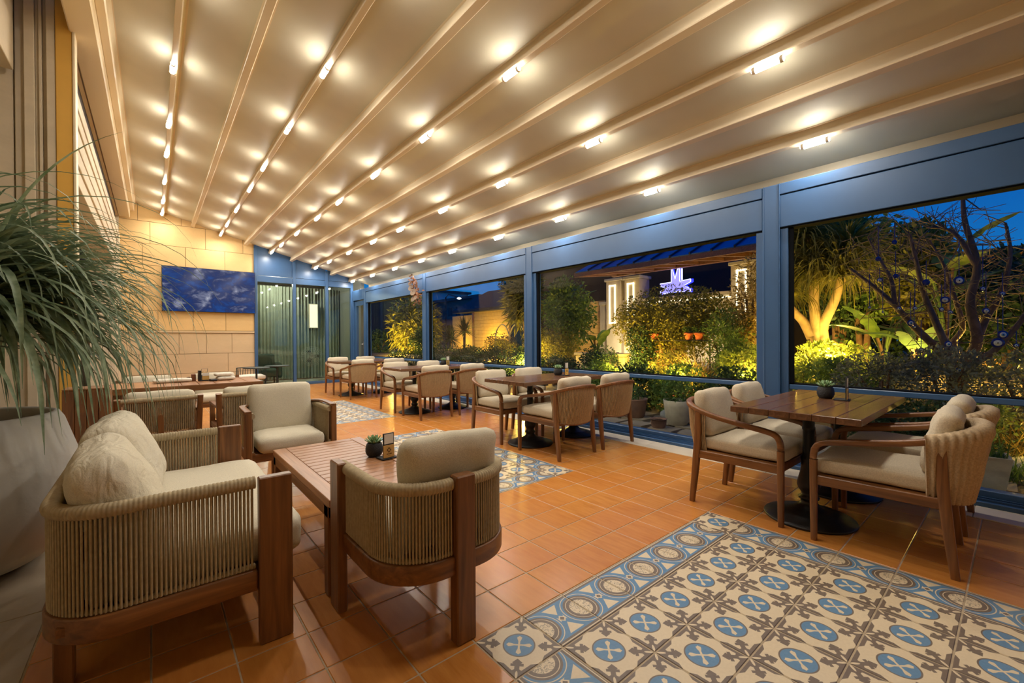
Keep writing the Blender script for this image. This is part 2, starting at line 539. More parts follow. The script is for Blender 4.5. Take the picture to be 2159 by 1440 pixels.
mb = MB()
for cx, cy in cells:
    if (cx, cy) not in near: mb.box(cx - TS / 2 + gap, cx + TS / 2 - gap, cy - TS / 2 + gap, cy + TS / 2 - gap, -.012, 0, .0022)
for j in range(-15, 46):
    cy = GY + (j + .5) * TS
    mb.box(FLOOR_X0 + gap, GX - 5 * TS - gap, cy - TS / 2 + gap, cy + TS / 2 - gap, -.012, 0, .0022)
tag(mb.build('far_tiles', M_TERRA, floor), kind='stuff')
for k in range(14):                                    # pale slabs along the facade
    y0 = -2.2 + k * .98
    MB().box(-.95, FLOOR_X0 - .003, y0, y0 + .974, -.012, 0, .002).build('stone_slab', M_LIME_FLOOR, floor)
    MB().box(-2.0, -.954, y0 - .4, y0 + .574, -.012, 0, .002).build('stone_slab', M_LIME_FLOOR, floor)
for k in range(12):                                    # pale threshold along the windows
    y0 = -2.2 + k * 1.2
    MB().box(FLOOR_X1 + .002, 4.27, y0, y0 + 1.196, -.012, .004, .003).build('threshold_slab', M_LIME, floor)

# ================================================================== CEILING  (retractable fabric roof)
CA, CB = 3.93, 0.272
def zl(x): return CA - CB * x                          # plane of the lamps
SL = -math.atan(CB); CS = math.cos(SL)
def fabric_roof():
    m, nt, b = new_mat('roof_fabric')
    f = noise(nt, world_pos(nt, (1, 1, 1)), 2.0, 2)
    wv = nt.nodes.new('ShaderNodeTexWave'); wv.inputs['Scale'].default_value = 60; nt.links.new(world_pos(nt), wv.inputs['Vector'])
    nt.links.new(ramp(nt, f, [(.3, srgb(210, 202, 178)), (.7, srgb(220, 212, 188))]), b.inputs['Base Color'])
    b.inputs['Roughness'].default_value = .5; b.inputs['Specular IOR Level'].default_value = .3
    bump(nt, b, wv.outputs['Fac'], .06, .002); return m
M_ROOF = fabric_roof()
ceiling = struct('ceiling', 'sloping cream fabric roof with aluminium ribs')
CY0, CY1 = -2.3, 12.14
LAMP_X = [.2, 1.24, 2.27, 3.28, 4.25]
PLAIN_X = [-.30, .73, 1.76, 2.77, 3.76]
ribs = sorted(LAMP_X + PLAIN_X)
edges = ribs + [4.86]
for a, c in zip(edges, edges[1:]):
    n = 8; vs = []; fs = []
    for k in range(n + 1):
        t = k / n; xx = a + (c - a) * t; sag = .018 * math.sin(PI * t)
        vs += [(xx, CY0, zl(xx) + .135 - sag), (xx, CY1, zl(xx) + .135 - sag)]
    o = len(vs); vs += [(p[0], p[1], p[2] + .008) for p in vs]
    for k in range(n): fs += [(2 * k, 2 * k + 1, 2 * k + 3, 2 * k + 2), (o + 2 * k, o + 2 * k + 2, o + 2 * k + 3, o + 2 * k + 1)]
    MB().add(vs, fs, None, True).build('fabric_panel', M_ROOF, ceiling)
for xr in ribs:
    w = .026 if xr in LAMP_X else .034
    Mx = T(xr, 0, zl(xr) + .06, 0, -SL, 0)
    r = MB().box(-w, w, CY0, CY1, -.04, .075, .006, Mx)
    r.box(-w - .016, w + .016, CY0, CY1, .066, .077, .0, Mx)
    r.build('ceiling_rib', M_CREAM, ceiling)
# gutter and beam along the eave, edge beam along the facade
MB().box(4.80, 4.94, CY0, CY1, 2.50, 2.82, .01).build('gutter_beam', M_CREAM, ceiling)
mbb = MB().box(-.52, -.34, CY0, CY1, 3.78, 4.12, .01).box(-.345, -.27, CY0, CY1, 3.93, 4.10, .01)
mbb.build('edge_beam', M_CREAM, ceiling)

M_LAMP = mat_emit('lamp_diffuser', LAMP_COLOR, LAMP_STRENGTH)
LAMP_Y = {0: [4.06, 5.42, 6.86, 7.98, 9.38, 10.72, 11.75], 1: [1.2, 2.66, 4.06, 5.44, 6.86, 7.98, 9.41, 10.72, 11.75],  # rows run on out of view; the nearest was added to light the sofa
          2: [1.12, 2.66, 4.09, 5.44, 6.86, 8.01, 9.41, 10.76, 11.75], 3: [1.12, 2.64, 4.05, 5.42, 6.83, 8.0, 9.32, 10.66, 11.75],
          4: [1.1, 2.62, 4.0, 5.35, 6.72, 7.9, 9.15, 10.45, 11.8]}
lm = MB(); L, R = .085, .021
prof = [(0.0005, -L - R)] + [(R * math.sin(t), -L - R * math.cos(t)) for t in (.5, 1.0)] + [(R, -L), (R, L)] + [(R * math.sin(t), L + R * math.cos(t)) for t in (1.0, .5)] + [(.0005, L + R)]
lm.lathe(prof, 12, T(0, 0, 0, -PI / 2, 0, 0), cap=False)
lamp_me = lm.mesh('diffuser'); lamp_me.materials.append(M_LAMP)
cap_me = MB().lathe([(.0235, -.010), (.0235, .010)], 12, T(0, 0, 0, -PI / 2, 0, 0)).mesh('end_clip'); cap_me.materials.append(M_CREAM)
LED = bpy.data.lights.new('led_light', 'AREA'); LED.shape = 'RECTANGLE'; LED.size = .034; LED.size_y = .17; LED.energy = LAMP_WATTS; LED.color = LAMP_COLOR
rowname = ['rib nearest the left facade', 'second lamp rib from the left facade', 'middle lamp rib', 'second lamp rib from the windows', 'rib nearest the windows']
for k, ys in LAMP_Y.items():
    for n, y in enumerate(reversed(ys)):
        z = zl(LAMP_X[k])
        t = thing('capsule_lamp', f'{ORD[n + 1]} glowing capsule lamp from the end wall, on {rowname[k]}', 'lamp', (LAMP_X[k] - .024, y, z - .010), 0, 'capsule lamps under the roof ribs')
        obj('diffuser', lamp_me, None, t); lo = bpy.data.objects.new('led_light', LED); COL.objects.link(lo); lo.parent = t; lo.location = (0, 0, -R - .003)
        for sgn in (-1, 1): obj('end_clip', cap_me, None, t, (0, sgn * (L + .002), 0))

# ================================================================== RIGHT WINDOW WALL
WX0, WX1, GLX = 4.31, 4.45, 4.40
POSTS = [-1.80, 1.462, 4.735, 7.945, 11.18]
M_GLASS = mat_glass('window_glass', (.95, .98, .99, 1), .08)
wall_right = struct('wall_right', 'blue framed window wall')
for y in POSTS:
    p = MB().box(WX0, WX1, y - .07, y + .07, 0, 2.53, .006)
    p.box(WX0 - .004, WX0, y + .052, y + .057, 0, 2.53); p.box(WX0 - .006, WX0, y - .075, y - .069, 0, 2.53)
    p.build('post', M_BLUE, wall_right)
MB().box(4.42, 4.94, CY0, 12.2, 2.46, 2.50).build('soffit_board', M_BLUE, wall_right)
bays = list(zip(POSTS, POSTS[1:]))
for n, (a, c) in enumerate(bays):
    w = struct(f'window_{n + 1}', f'blue framed guillotine window, {ORD[4 - n]} bay from the glazed end')
    y0, y1 = a + .07, c - .07
    for ys in (y0, y1 - .062):
        MB().box(4.335, 4.44, ys, ys + .062, .09, 2.14, .004).build('jamb', M_BLUE, w)
    mb = MB()
    for q in (0, 1): mb.box(4.35 + q * .035, 4.37 + q * .035, y1 - .098 + q * .018, y1 - .062, .72, 2.14)
    mb.build('guide_track', M_GASKET, w)
    MB().box(4.345, 4.435, y0 + .062, y1 - .062, .690, .735, .006).build('sill_rail', M_BLUE, w)
    MB().box(4.35, 4.43, y0 + .062, y1 - .062, .735, .744).build('gasket', M_GASKET, w)
    MB().box(WX0 + .004, WX1, y0, y1, 2.14, 2.425, .004).build('blind_box', M_BLUE, w)
    MB().box(WX0 + .02, WX1 - .01, y0, y1, 2.425, 2.433).build('shadow_gap', M_GASKET, w)
    MB().box(WX0, WX1, y0, y1, 2.433, 2.53, .004).build('head_panel', M_BLUE, w)
    MB().box(4.33, 4.44, y0, y1, 2.128, 2.140).build('gasket', M_GASKET, w)
    br = MB().box(4.27, 4.46, y0, y1, 0, .035, .004).box(4.36, 4.445, y0, y1, .035, .095, .004)
    br.box(4.30, 4.312, y0, y1, .035, .05).box(4.33, 4.342, y0, y1, .035, .055)
    br.build('bottom_rail', M_BLUE_DARK if False else M_BLUE, w)
    for nm, z0, z1 in (('upper_pane', .738, 2.135), ('lower_pane', .09, .692)):
        MB().box(GLX - .003, GLX + .003, y0 + .05, y1 - .05, z0, z1).build(nm, M_GLASS, w)
# door beside the end wall
door = struct('door_1', 'narrow blue glazed door in the far corner')
MB().box(WX0, WX1, 12.02, 12.14, 0, 2.53, .006).build('door_post', M_BLUE, door)
MB().box(WX0, WX1, 11.25, 12.02, 2.25, 2.53, .004).build('door_head', M_BLUE, door)
for a, c in ((11.27, 11.37), (11.90, 12.0)): MB().box(4.35, 4.42, a, c, .01, 2.23, .004).build('stile', M_BLUE, door)
MB().box(4.352, 4.418, 11.37, 11.90, .01, .16, .004).build('rail', M_BLUE, door)
MB().box(4.352, 4.418, 11.37, 11.90, 2.10, 2.23, .004).build('rail', M_BLUE, door)
MB().box(4.382, 4.388, 11.36, 11.91, .15, 2.11).build('door_pane', M_GLASS, door)
M_STEEL = mat_plain('satin_steel', srgb(170, 172, 175), .3, .9)
h = MB().box(4.332, 4.352, 11.30, 11.335, .93, 1.12, .004); h.tube([(4.335, 11.317, 1.05), (4.30, 11.317, 1.05), (4.295, 11.42, 1.05)], .009, 8)
h.build('door_handle', M_STEEL, door)

# ================================================================== END WALL
EY = 12.15
wall_end = struct('wall_end', 'sandstone block end wall')
MB().box(-.55, 1.96, EY + .012, EY + .35, 0, 4.3).build('wall_core', mat_plain('wall_joint', srgb(140, 112, 76), .9), wall_end)
def clip_roof(poly):
    """keep the part of an xz polygon under the sloping fabric"""
    out = []; g = lambda p: p[1] - (zl(p[0]) + .145)
    for i in range(len(poly)):
        a, c = poly[i - 1], poly[i]; ga, gc = g(a), g(c)
        if (ga <= 0) != (gc <= 0):
            t = ga / (ga - gc); out.append((a[0] + (c[0] - a[0]) * t, a[1] + (c[1] - a[1]) * t))
        if gc <= 0: out.append(c)
    return out
courses = [0, .43, .87, 1.345, 1.395, 1.83, 2.34, 2.81, 3.275, 3.75, 4.2]
for k, (z0, z1) in enumerate(zip(courses, courses[1:])):
    ledge = abs(z1 - z0) < .1
    x = -.52; first = True
    while x < 1.94:
        wdt = 3 if ledge else random.choice([.50, .62, .74, .98]) * (.6 if first and k % 2 else 1)
        first = False; x1 = min(1.95, x + wdt)
        if 1.95 - x1 < .2: x1 = 1.95
        g2 = .004; poly = clip_roof([(x + g2, z0 + g2), (x1 - g2, z0 + g2), (x1 - g2, z1 - g2), (x + g2, z1 - g2)])
        if len(poly) >= 3:
            dp = .035 if ledge else .002 + .004 * random.random()
            MB().prism(poly, -dp, .03, Matrix(((1, 0, 0, 0), (0, 0, 1, EY), (0, 1, 0, 0), (0, 0, 0, 1)))).build('stone_block', M_SAND_LOW if z0 < 1.39 else M_SAND_UP, wall_end)
        x = x1
# glazed partition on the right part of the end wall
M_GLASS2 = mat_glass('partition_glass', (.86, .93, .88, 1), .5, .03)
part = struct('window_5', 'blue framed glass partition beside the stone wall')
xs = [1.96, 2.83, 3.64, 4.31]
for x in xs: MB().box(x - .035, x + .035, EY - .05, EY + .06, 0, zl(x) + .10, .005).build('mullion', M_BLUE, part)
for a, c in zip(xs, xs[1:]):
    poly = clip_roof([(a + .03, 2.78), (c - .03, 2.78), (c - .03, 4), (a + .03, 4)])
    MX = Matrix(((1, 0, 0, 0), (0, 0, 1, EY), (0, 1, 0, 0), (0, 0, 0, 1)))
    if len(poly) > 2: MB().prism(poly, -.02, .03, MX).build('spandrel_panel', M_BLUE, part)
    MB().box(a + .03, c - .03, EY - .035, EY + .045, 2.62, min(2.77, zl(c) + .04), .004).build('head_rail', M_BLUE, part)
    MB().box(a + .03, c - .03, EY - .035, EY + .045, .0, .07, .004).build('bottom_rail', M_BLUE, part)
    MB().box(a + .03, c - .03, EY, EY + .006, .06, 2.63).build('glass_pane', M_GLASS2, part)
# the room seen through the partition
M_CURT = mat_plain('grey_green_curtain', srgb(158, 162, 146), .9, var=.1, nscale=4)
M_DIM = mat_plain('lounge_plaster', srgb(150, 150, 138), .8)
sstruct(MB().box(1.7, 4.6, EY + .1, 15.2, -.1, -.002).build('floor_lounge', mat_plain('lounge_floor', srgb(170, 165, 150), .5)), 'pale floor of the lounge behind the partition')
sstruct(MB().box(1.7, 4.6, 15.2, 15.3, 0, 3.2).build('wall_lounge', M_DIM), 'rear wall of the lounge behind the partition')
sstruct(MB().box(1.6, 1.7, EY + .3, 15.3, 0, 3.2).build('wall_lounge_side', M_DIM), 'side wall of the lounge behind the partition')
sstruct(MB().box(4.6, 4.7, EY + .06, 15.3, 0, 3.2).build('wall_lounge_right', M_DIM), 'right wall of the lounge behind the partition')
sstruct(MB().box(1.7, 4.6, EY + .1, 15.3, 2.9, 3.0).build('ceiling_lounge', M_DIM), 'ceiling of the lounge behind the partition')
cp = [(1.75 + .008 * k, 14.0 + .05 * math.sin(k * .55) + .02 * math.sin(k * .21), 0) for k in range(350)]
mb = MB(); vs = []; fs = []
for x, y, _ in cp: vs += [(x, y, .02), (x, y, 2.75)]
for k in range(len(cp) - 1): fs.append((2 * k, 2 * k + 2, 2 * k + 3, 2 * k + 1))
ov = len(vs); vs += [(p[0], p[1] + .006, p[2]) for p in vs]; fs += [tuple(i + ov for i in f[::-1]) for f in fs]
mb.add(vs, fs, None, True)
cu = mb.build('curtain', M_CURT); tag(cu, 'pleated grey green curtain behind the glass partition', 'curtain')

# ================================================================== LEFT FACADE
M_YEL = mat_plain('ochre_plaster', srgb(222, 172, 78), .6, var=.04)
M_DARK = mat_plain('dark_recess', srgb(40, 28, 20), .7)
wall_left = struct('wall_left', 'pale limestone facade with pilaster and ochre strip')
def lbox(nm, m, *a, b=.004): return MB().box(*a, b).build(nm, m, wall_left)
lbox('side_wall', M_LIME, -2.1, -2.0, -2.3, 5.36, 0, 4.3)
lbox('pilaster_core', M_LIME, -2.0, -.51, 5.26, 5.34, 0, 4.3)
for a, c, y in ((-2.0, -.845, 5.24), (-.835, -.782, 5.228), (-.782, -.722, 5.20), (-.722, -.70, 5.225), (-.70, -.68, 5.205), (-.68, -.655, 5.228), (-.655, -.602, 5.19)):
    lbox('pilaster_fillet', M_LIME, a, c, y, 5.3, 0, 4.3)
lbox('ochre_strip', M_YEL, -.600, -.502, 5.18, 5.3, 0, 4.3)
lbox('corner_bead', M_CREAM, -.501, -.482, 5.17, 5.30, 0, 4.3)
lbox('cornice_block', M_LIME, -2.0, -.833, 3.9, 5.19, 3.33, 4.3)
lbox('facade_soffit', M_CREAM, -2.1, -.5, -2.3, 5.9, 4.3, 4.4)
lbox('end_return', M_LIME, -1.2, -.52, 12.1, 12.3, 0, 4.3)
lbox('recess_back', M_DIM, -1.2, -1.1, 5.34, 12.1, 0, 4.2)
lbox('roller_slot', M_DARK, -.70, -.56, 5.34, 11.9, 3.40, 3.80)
lbox('upper_wall', M_CREAM, -.75, -.525, 5.34, 12.1, 3.79, 4.3)
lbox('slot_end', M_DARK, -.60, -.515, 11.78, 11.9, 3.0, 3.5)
for k, (x1, z0, z1) in enumerate(((-.50, 3.28, 3.41), (-.51, 3.16, 3.28), (-.522, 3.0, 3.16), (-.53, 2.86, 3.0), (-.545, 2.7, 2.86))):
    lbox('stone_moulding', M_LIME, -.9, x1, 5.34, 11.75, z0, z1)
for k, (x1, y0, y1) in enumerate(((-.50, 11.62, 12.10), (-.51, 11.5, 11.62), (-.522, 11.38, 11.5), (-.545, 11.26, 11.38))):
    lbox('stone_jamb', M_LIME, -.9, x1, y0, y1, 0, 3.4)
sstruct(MB().box(-2.1, 5.0, -2.45, -2.32, 0, 4.4).build('wall_back', M_LIME), 'plain limestone wall behind the camera')

# television on the stone wall
M_TV = mat_plain('tv_black', srgb(14, 14, 16), .35)
def tv_screen():
    m, nt, b = new_mat('tv_cloud_picture')
    v = coords(nt, 'Object', (1.5, 1, 2.3))
    n1 = noise(nt, v, 2.2, 7, .62, .5); n2 = noise(nt, v, .9, 2)
    f = X(nt, n1) * .8 + X(nt, n2) * .45 - .14
    col = ramp(nt, f.s, [(.36, srgb(0, 72, 150)), (.46, srgb(6, 48, 112)), (.52, srgb(40, 58, 106)), (.60, srgb(112, 120, 152)), (.72, srgb(196, 200, 216))])
    b.inputs['Base Color'].default_value = (.01, .01, .012, 1); m.cycles.emission_sampling = 'NONE'
    nt.links.new(col, b.inputs['Emission Color']); b.inputs['Emission Strength'].default_value = .8
    b.inputs['Roughness'].default_value = .12; b.inputs['Specular IOR Level'].default_value = .15; return m
tv = thing('television', 'large flat television showing a dark cloudy sky on the sandstone wall', 'television', (1.05, EY - .10, 2.32))
MB().box(-.885, .885, -.025, .025, -.50, .50, .006).build('casing', M_TV, tv)
MB().box(-.874, .874, -.028, -.024, -.488, .489).build('screen', tv_screen(), tv)
MB().box(-.25, .25, .025, .092, -.2, .2).build('wall_bracket', M_TV, tv)
# ================================================================== DINING CHAIRS
def half_to_full(pts): return pts + [(-x, y, z) for x, y, z in reversed(pts[:-1])]
RAIL = half_to_full([(-.262, .268, .44), (-.262, .268, .49), (-.262, .255, .535), (-.263, .215, .562), (-.268, .06, .588), (-.272, -.10, .615),
                     (-.266, -.20, .638), (-.242, -.285, .662), (-.19, -.345, .682), (-.10, -.378, .692), (0, -.386, .695)])
RAILP = smooth_path(RAIL, 72)
def chair_parts(knit):
    P = {}
    wood = rrect(.019, .016, .008, 3)
    P['arm_rail'] = (MB().sweep(RAILP, wood).mesh('arm_rail'), WOOD['y'])
    leg = MB().sweep([(0, 0, 0), (0, 0, .2), (0, 0, .46)], rrect(.019, .018, .007, 3), (0, 1, 0), scale=[.78, .92, 1.0])
    P['front_leg'] = (leg.mesh('leg'), WOOD['z'])
    rleg = MB().sweep([(0, -.03, 0), (0, -.008, .2), (0, .012, .42), (0, .02, .645)], rrect(.018, .022, .007, 3), (0, 1, 0), scale=[.75, .95, 1.05, .9])
    P['rear_leg'] = (rleg.mesh('leg'), WOOD['z'])
    fr = MB()
    for s in (-1, 1): fr.box(s * .255 - .014, s * .255 + .014, -.25, .26, .318, .372, .004)
    fr.box(-.245, .245, .245, .272, .325, .372, .004).box(-.245, .245, -.262, -.235, .318, .365, .004).box(-.245, .245, -.24, .25, .36, .374)
    P['seat_frame'] = (fr.mesh('seat_frame'), WOOD['y'])
    P['seat_cushion'] = (MB().pillow(.238, .262, .048, .034, .12, 9, T(0, .018, .42), .002, 3).mesh('seat_cushion'), M_FABRIC2)
    P['back_cushion'] = (MB().pillow(.222, .165, .050, .046, .14, 9, T(0, -.238, .618, PI / 2 + .24, 0, 0), .005, 5).mesh('back_cushion'), M_FABRIC2)
    # woven back hung from the rail
    idx = [i for i, p in enumerate(RAILP) if p.y < -.17]
    top = resample([RAILP[i] for i in idx], 100)
    low = [Vector((p.x * .90, -.20 + (p.y + .20) * .72, .345 - .018 * math.cos(p.x / .25 * PI / 2))) for p in top]
    lower = MB().tube([tuple(p) for p in low[::3]], .010, 6); P['back_rail'] = (lower.mesh('back_rail'), WOOD['x'])
    if not knit:
        mb = MB()
        for i, (a, c) in enumerate(zip(top, low)):
            o_ = Vector((0, -.004 if i % 2 else .002, 0)); mid = (a + c) / 2 + Vector((0, -.012, 0)) + o_; mb.tube([tuple(c + o_), tuple(mid), tuple(a + o_)], .0046, 5)
        P['rope_back'] = (mb.mesh('rope_back'), M_ROPE2)
    else:
        vs = []; fs = []; k = 0
        sec = [(-.016, 0, .0), (-.016, .5, 0), (-.022, 1, -.04), (-.034, 1, .0), (-.022, 1, .026), (.004, 1, .036), (.030, 1, .020), (.032, 1, -.02), (.022, .75, 0), (.026, .4, 0), (.018, 0, 0)]
        n = len(top); m = len(sec)
        for i, (a, c) in enumerate(zip(top, low)):
            t = (top[min(i + 1, n - 1)] - top[max(i - 1, 0)]); nrm = Vector((-t.y, t.x, 0)).normalized() * -1
            if nrm.dot(Vector((a.x, a.y + .1, 0))) < 0: nrm = -nrm
            rib = (.005, .0, -.007, 0.0)[i % 4]
            for d, f, dz in sec:
                p = c.lerp(a, f) + nrm * (d + (rib if d > 0 else -rib)); vs.append((p.x, p.y, p.z + dz))
        for i in range(n - 1):
            for q in range(m): fs.append((i * m + q, i * m + (q + 1) % m, (i + 1) * m + (q + 1) % m, (i + 1) * m + q))
        fs += [tuple(range(m)), tuple(range((n - 1) * m, n * m))[::-1]]
        P['knit_back'] = (MB().add(vs, fs, None, True).mesh('knit_back'), M_KNIT)
    for me, mt in P.values(): me.materials.append(mt)
    return P
CH = {k: chair_parts(k) for k in (False, True)}
def dining_chair(x, y, rz, label, knit=False):
    t = thing('dining_chair', label, 'chair', (x, y, 0), rz, 'dining armchairs around the window tables')
    P = CH[knit]
    for nm in ('arm_rail', 'seat_frame', 'seat_cushion', 'back_cushion', 'back_rail'): obj(nm, P[nm][0], None, t)
    for s in (-1, 1):
        obj('leg', P['front_leg'][0], None, t, (s * .262, .268, 0)); obj('leg', P['rear_leg'][0], None, t, (s * .258, -.262, 0))
    nm = 'knit_back' if knit else 'rope_back'
    tag(obj(nm, P[nm][0], None, t), kind='stuff'); return t

# ================================================================== DINING TABLES
def table_parts():
    P = {}
    w = .66 / 6
    P['plank'] = MB().box(-.65, .65, -w / 2 + .0008, w / 2 - .0008, .682, .72, .0025).mesh('plank')
    P['plank'].materials.append(WALNUT)
    prof = [(.245, 0), (.25, .008), (.246, .016), (.215, .024), (.21, .030), (.17, .036), (.165, .044), (.12, .052), (.085, .07), (.06, .085), (.048, .10), (.044, .115), (.056, .125), (.058, .135),
            (.044, .145), (.040, .16), (.058, .19), (.064, .21), (.062, .235), (.046, .30), (.040, .36), (.044, .375), (.044, .385), (.034, .40), (.032, .56), (.036, .565), (.036, .58), (.032, .585), (.032, .66)]
    P['pedestal'] = MB().lathe([q for q in prof if q[1] >= .07], 20).mesh('pedestal'); P['pedestal'].materials.append(M_IRON)
    P['base_disc'] = MB().lathe([q for q in prof if q[1] <= .075], 40).mesh('base_disc'); P['base_disc'].materials.append(M_IRON)
    P['bracket'] = MB().box(-.03, .03, -.26, .26, .655, .682, .004).box(-.2, .2, -.03, .03, .655, .682, .004).mesh('bracket'); P['bracket'].materials.append(M_IRON)
    return P
TP = table_parts()
def dining_table(cy, label):
    t = thing('dining_table', label, 'table', (3.46, cy, 0), 0, 'walnut dining tables by the windows')
    for k in range(6): obj('plank', TP['plank'], None, t, (0, -.33 + .11 * (k + .5), 0))
    for x in (-.26, .45):
        obj('bracket', TP['bracket'], None, t, (x, .01, 0)); obj('base_disc', TP['base_disc'], None, t, (x, .01, 0)); obj('pedestal', TP['pedestal'], None, t, (x, .01, 0))
TY = [.86, 3.49, 6.22, 9.08]
tname = ['nearest window table', 'second window table', 'third window table', 'farthest window table']
dining_table(TY[0], 'walnut plank table nearest the camera, on black turned pedestals')
dining_table(TY[1], 'walnut plank table second from the camera along the windows')
dining_table(TY[2], 'walnut plank table third from the camera along the windows')
dining_table(TY[3], 'walnut plank table farthest away, by the glazed corner')
off = [((.345, -.36)), ((.43, -.41)), ((.38, -.44)), ((.49, -.48))]
for k, cy in enumerate(TY):
    a, c = off[k]
    kn = k == 0
    dining_chair(3.175, cy + a, PI, f'beige cushioned armchair showing its front, on the aisle side of the {tname[k]}')
    dining_chair(3.80, cy + a, PI, f'cushioned armchair beside the glass, on the far side of the {tname[k]}')
    dining_chair(3.175 - (.03 if k == 0 else 0), cy + c, 0.04 if k == 0 else 0, f'armchair with its {"knitted" if kn else "rope"} back to the camera, aisle side of the {tname[k]}', kn)
    dining_chair(3.83, cy + c, 0, f'armchair with its {"knitted" if kn else "rope"} back to the camera, window side of the {tname[k]}', kn)

# ================================================================== LOUNGE SET
def u_path(w, d, rad, n, z=0.0, front=0.0):
    """open U: front-left, round the back, front-right"""
    pts = [(-w / 2, d / 2 - front)]
    for k in range(13):
        a = PI + PI / 2 * k / 12; pts.append((-w / 2 + rad + rad * math.cos(a), -d / 2 + rad + rad * math.sin(a)))
    for k in range(13):
        a = 1.5 * PI + PI / 2 * k / 12; pts.append((w / 2 - rad + rad * math.cos(a), -d / 2 + rad + rad * math.sin(a)))
    pts.append((w / 2, d / 2 - front))
    return resample([(x, y, z) for x, y in pts], n)
def inset(path, k):
    out = []
    for i, p in enumerate(path):
        t = path[min(i + 1, len(path) - 1)] - path[max(i - 1, 0)]; nrm = Vector((-t.y, t.x, 0)).normalized(); out.append(p + nrm * k)
    return out
def rope_shell(t, w, d, rad, z0, z1, ztop, front, spacing=.0125, grain='x'):
    """wooden U rail, hanging cords and the cord-wrapped rim"""
    base = u_path(w, d, rad, 70, (z0 + z1) / 2, front)
    MB().sweep(inset(base, .022), rrect(.024, (z1 - z0) / 2, .006, 3)).build('base_rail', WOOD[grain], t)
    length = sum((b - a).length for a, b in zip(base, base[1:]))
    n = int(length / spacing)
    mb = MB()
    for lay, (dd, ph) in enumerate(((.010, 0.0), (.034, .5))):
        a = inset(u_path(w, d, rad, n, z1 + .004, front), dd); b = inset(u_path(w, d, rad, n, ztop - .016, front), dd * .9 + .001)
        for i in range(n - 1):
            mb.tube([tuple(a[i].lerp(a[i + 1], ph)), tuple(b[i].lerp(b[i + 1], ph))], .0038 if lay == 0 else .003, 6)
    low = inset(u_path(w, d, rad, n * 3, z1 + .008, front), .02)
    mb.tube([tuple(p) for p in low], .011, 6, scale=[.8 + .35 * (i % 3 == 1) for i in range(len(low))])
    tag(mb.build('rope_weave', M_ROPE, t), kind='stuff')
    rim = inset(u_path(w, d, rad, n * 4, ztop - .018, front), .02)
    sc = [.89 if i % 4 == 0 else (1.0 if i % 4 == 2 else .98) for i in range(len(rim))]
    MB().sweep(rim, rrect(.025, .023, .020, 4), scale=sc).build('wrapped_rim', M_ROPE, t)

# two-seat sofa, facing the coffee table (+x)
sofa = thing('sofa', 'two seat rope and teak sofa with cream pillows, beside the grass planter', 'sofa', (.065, 2.495, 0), -PI / 2)
W, D = 1.27, .70
rope_shell(sofa, W, D - .01, .20, .205, .285, .63, .115, .0125, 'y')
for s in (-1, 1):
    MB().box(s * W / 2 - .024 * (s > 0) - .018 * (s < 0), s * W / 2 + .018 * (s > 0) + .024 * (s < 0), .238, .352, 0, .632, .004).build('arm_board', WOOD['z'], sofa)
    MB().box(s * .42 - .03, s * .42 + .03, -.325, -.275, 0, .215, .004).build('rear_leg', WOOD['z'], sofa)
MB().box(-W / 2 + .02, W / 2 - .02, .22, .28, .2, .27, .004).build('front_rail', WOOD['x'], sofa)
MB().box(-W / 2 + .05, W / 2 - .05, -.30, .25, .235, .262).build('seat_deck', WOOD['x'], sofa)
MB().pillow(.585, .335, .085, .06, .10, 12, T(0, .085, .355), .004, 2).build('seat_cushion', M_FABRIC, sofa)
for s, sd in ((-1, 4), (1, 9)):
    MB().pillow(.30, .20, .085, .062, .24, 14, T(s * .285, -.165, .585 - .012 * s, PI / 2 + .40, 0, .05 * s), .006, sd).build('back_pillow', M_PILLOW, sofa)

def lounge_chair(loc, rz, label, tall):
    t = thing('lounge_armchair', label, 'armchair', loc, rz, 'teak and rope lounge armchairs')
    w, d = .59, .57
    rope_shell(t, w, d, .22, .262, .335, .622, .02)
    for s in (-1, 1):
        MB().box(s * w / 2 - .024, s * w / 2 + .016, d / 2 - .10, d / 2, 0, .632, .005).build('front_leg', WOOD['z'], t)
    MB().box(-.043, .043, -d / 2 - .018, -d / 2 + .035, 0, .636, .005).build('back_leg', WOOD['z'], t)
    MB().box(-w / 2 + .02, w / 2 - .02, d / 2 - .07, d / 2 - .03, .262, .325, .004).build('front_rail', WOOD['x'], t)
    MB().box(-w / 2 + .06, w / 2 - .06, -.2, .24, .28, .31).build('seat_deck', WOOD['x'], t)
    MB().pillow(.232, .225, .062, .05, .12, 10, T(0, .068, .378), .003, 8).build('seat_cushion', M_FABRIC, t)
    if tall:
        MB().pillow(.235, .20, .06, .05, .12, 10, T(0, -.14, .60, PI / 2 + .14, 0, 0), .003, 6).build('back_cushion', M_FABRIC, t)
        for s in (-1, 1):
            MB().sweep(smooth_path([(s * .295, d / 2, .636), (s * .295, .1, .642), (s * .285, -.05, .640), (s * .24, -.16, .632)], 16), rrect(.022, .008, .004, 3)).build('arm_cap', WOOD['y'], t)
    else:
        MB().pillow(.215, .20, .055, .05, .16, 10, T(.02, -.14, .575, PI / 2 + .12, 0, -.06), .005, 7).build('back_cushion', M_FABRIC, t)
    return t
lounge_chair((.907, 1.655, 0), 0, 'barrel lounge armchair seen from behind, at the near end of the coffee table', False)
lounge_chair((.815, 3.835, 0), PI, 'lounge armchair facing the camera beyond the coffee table, with tall square cushion', True)

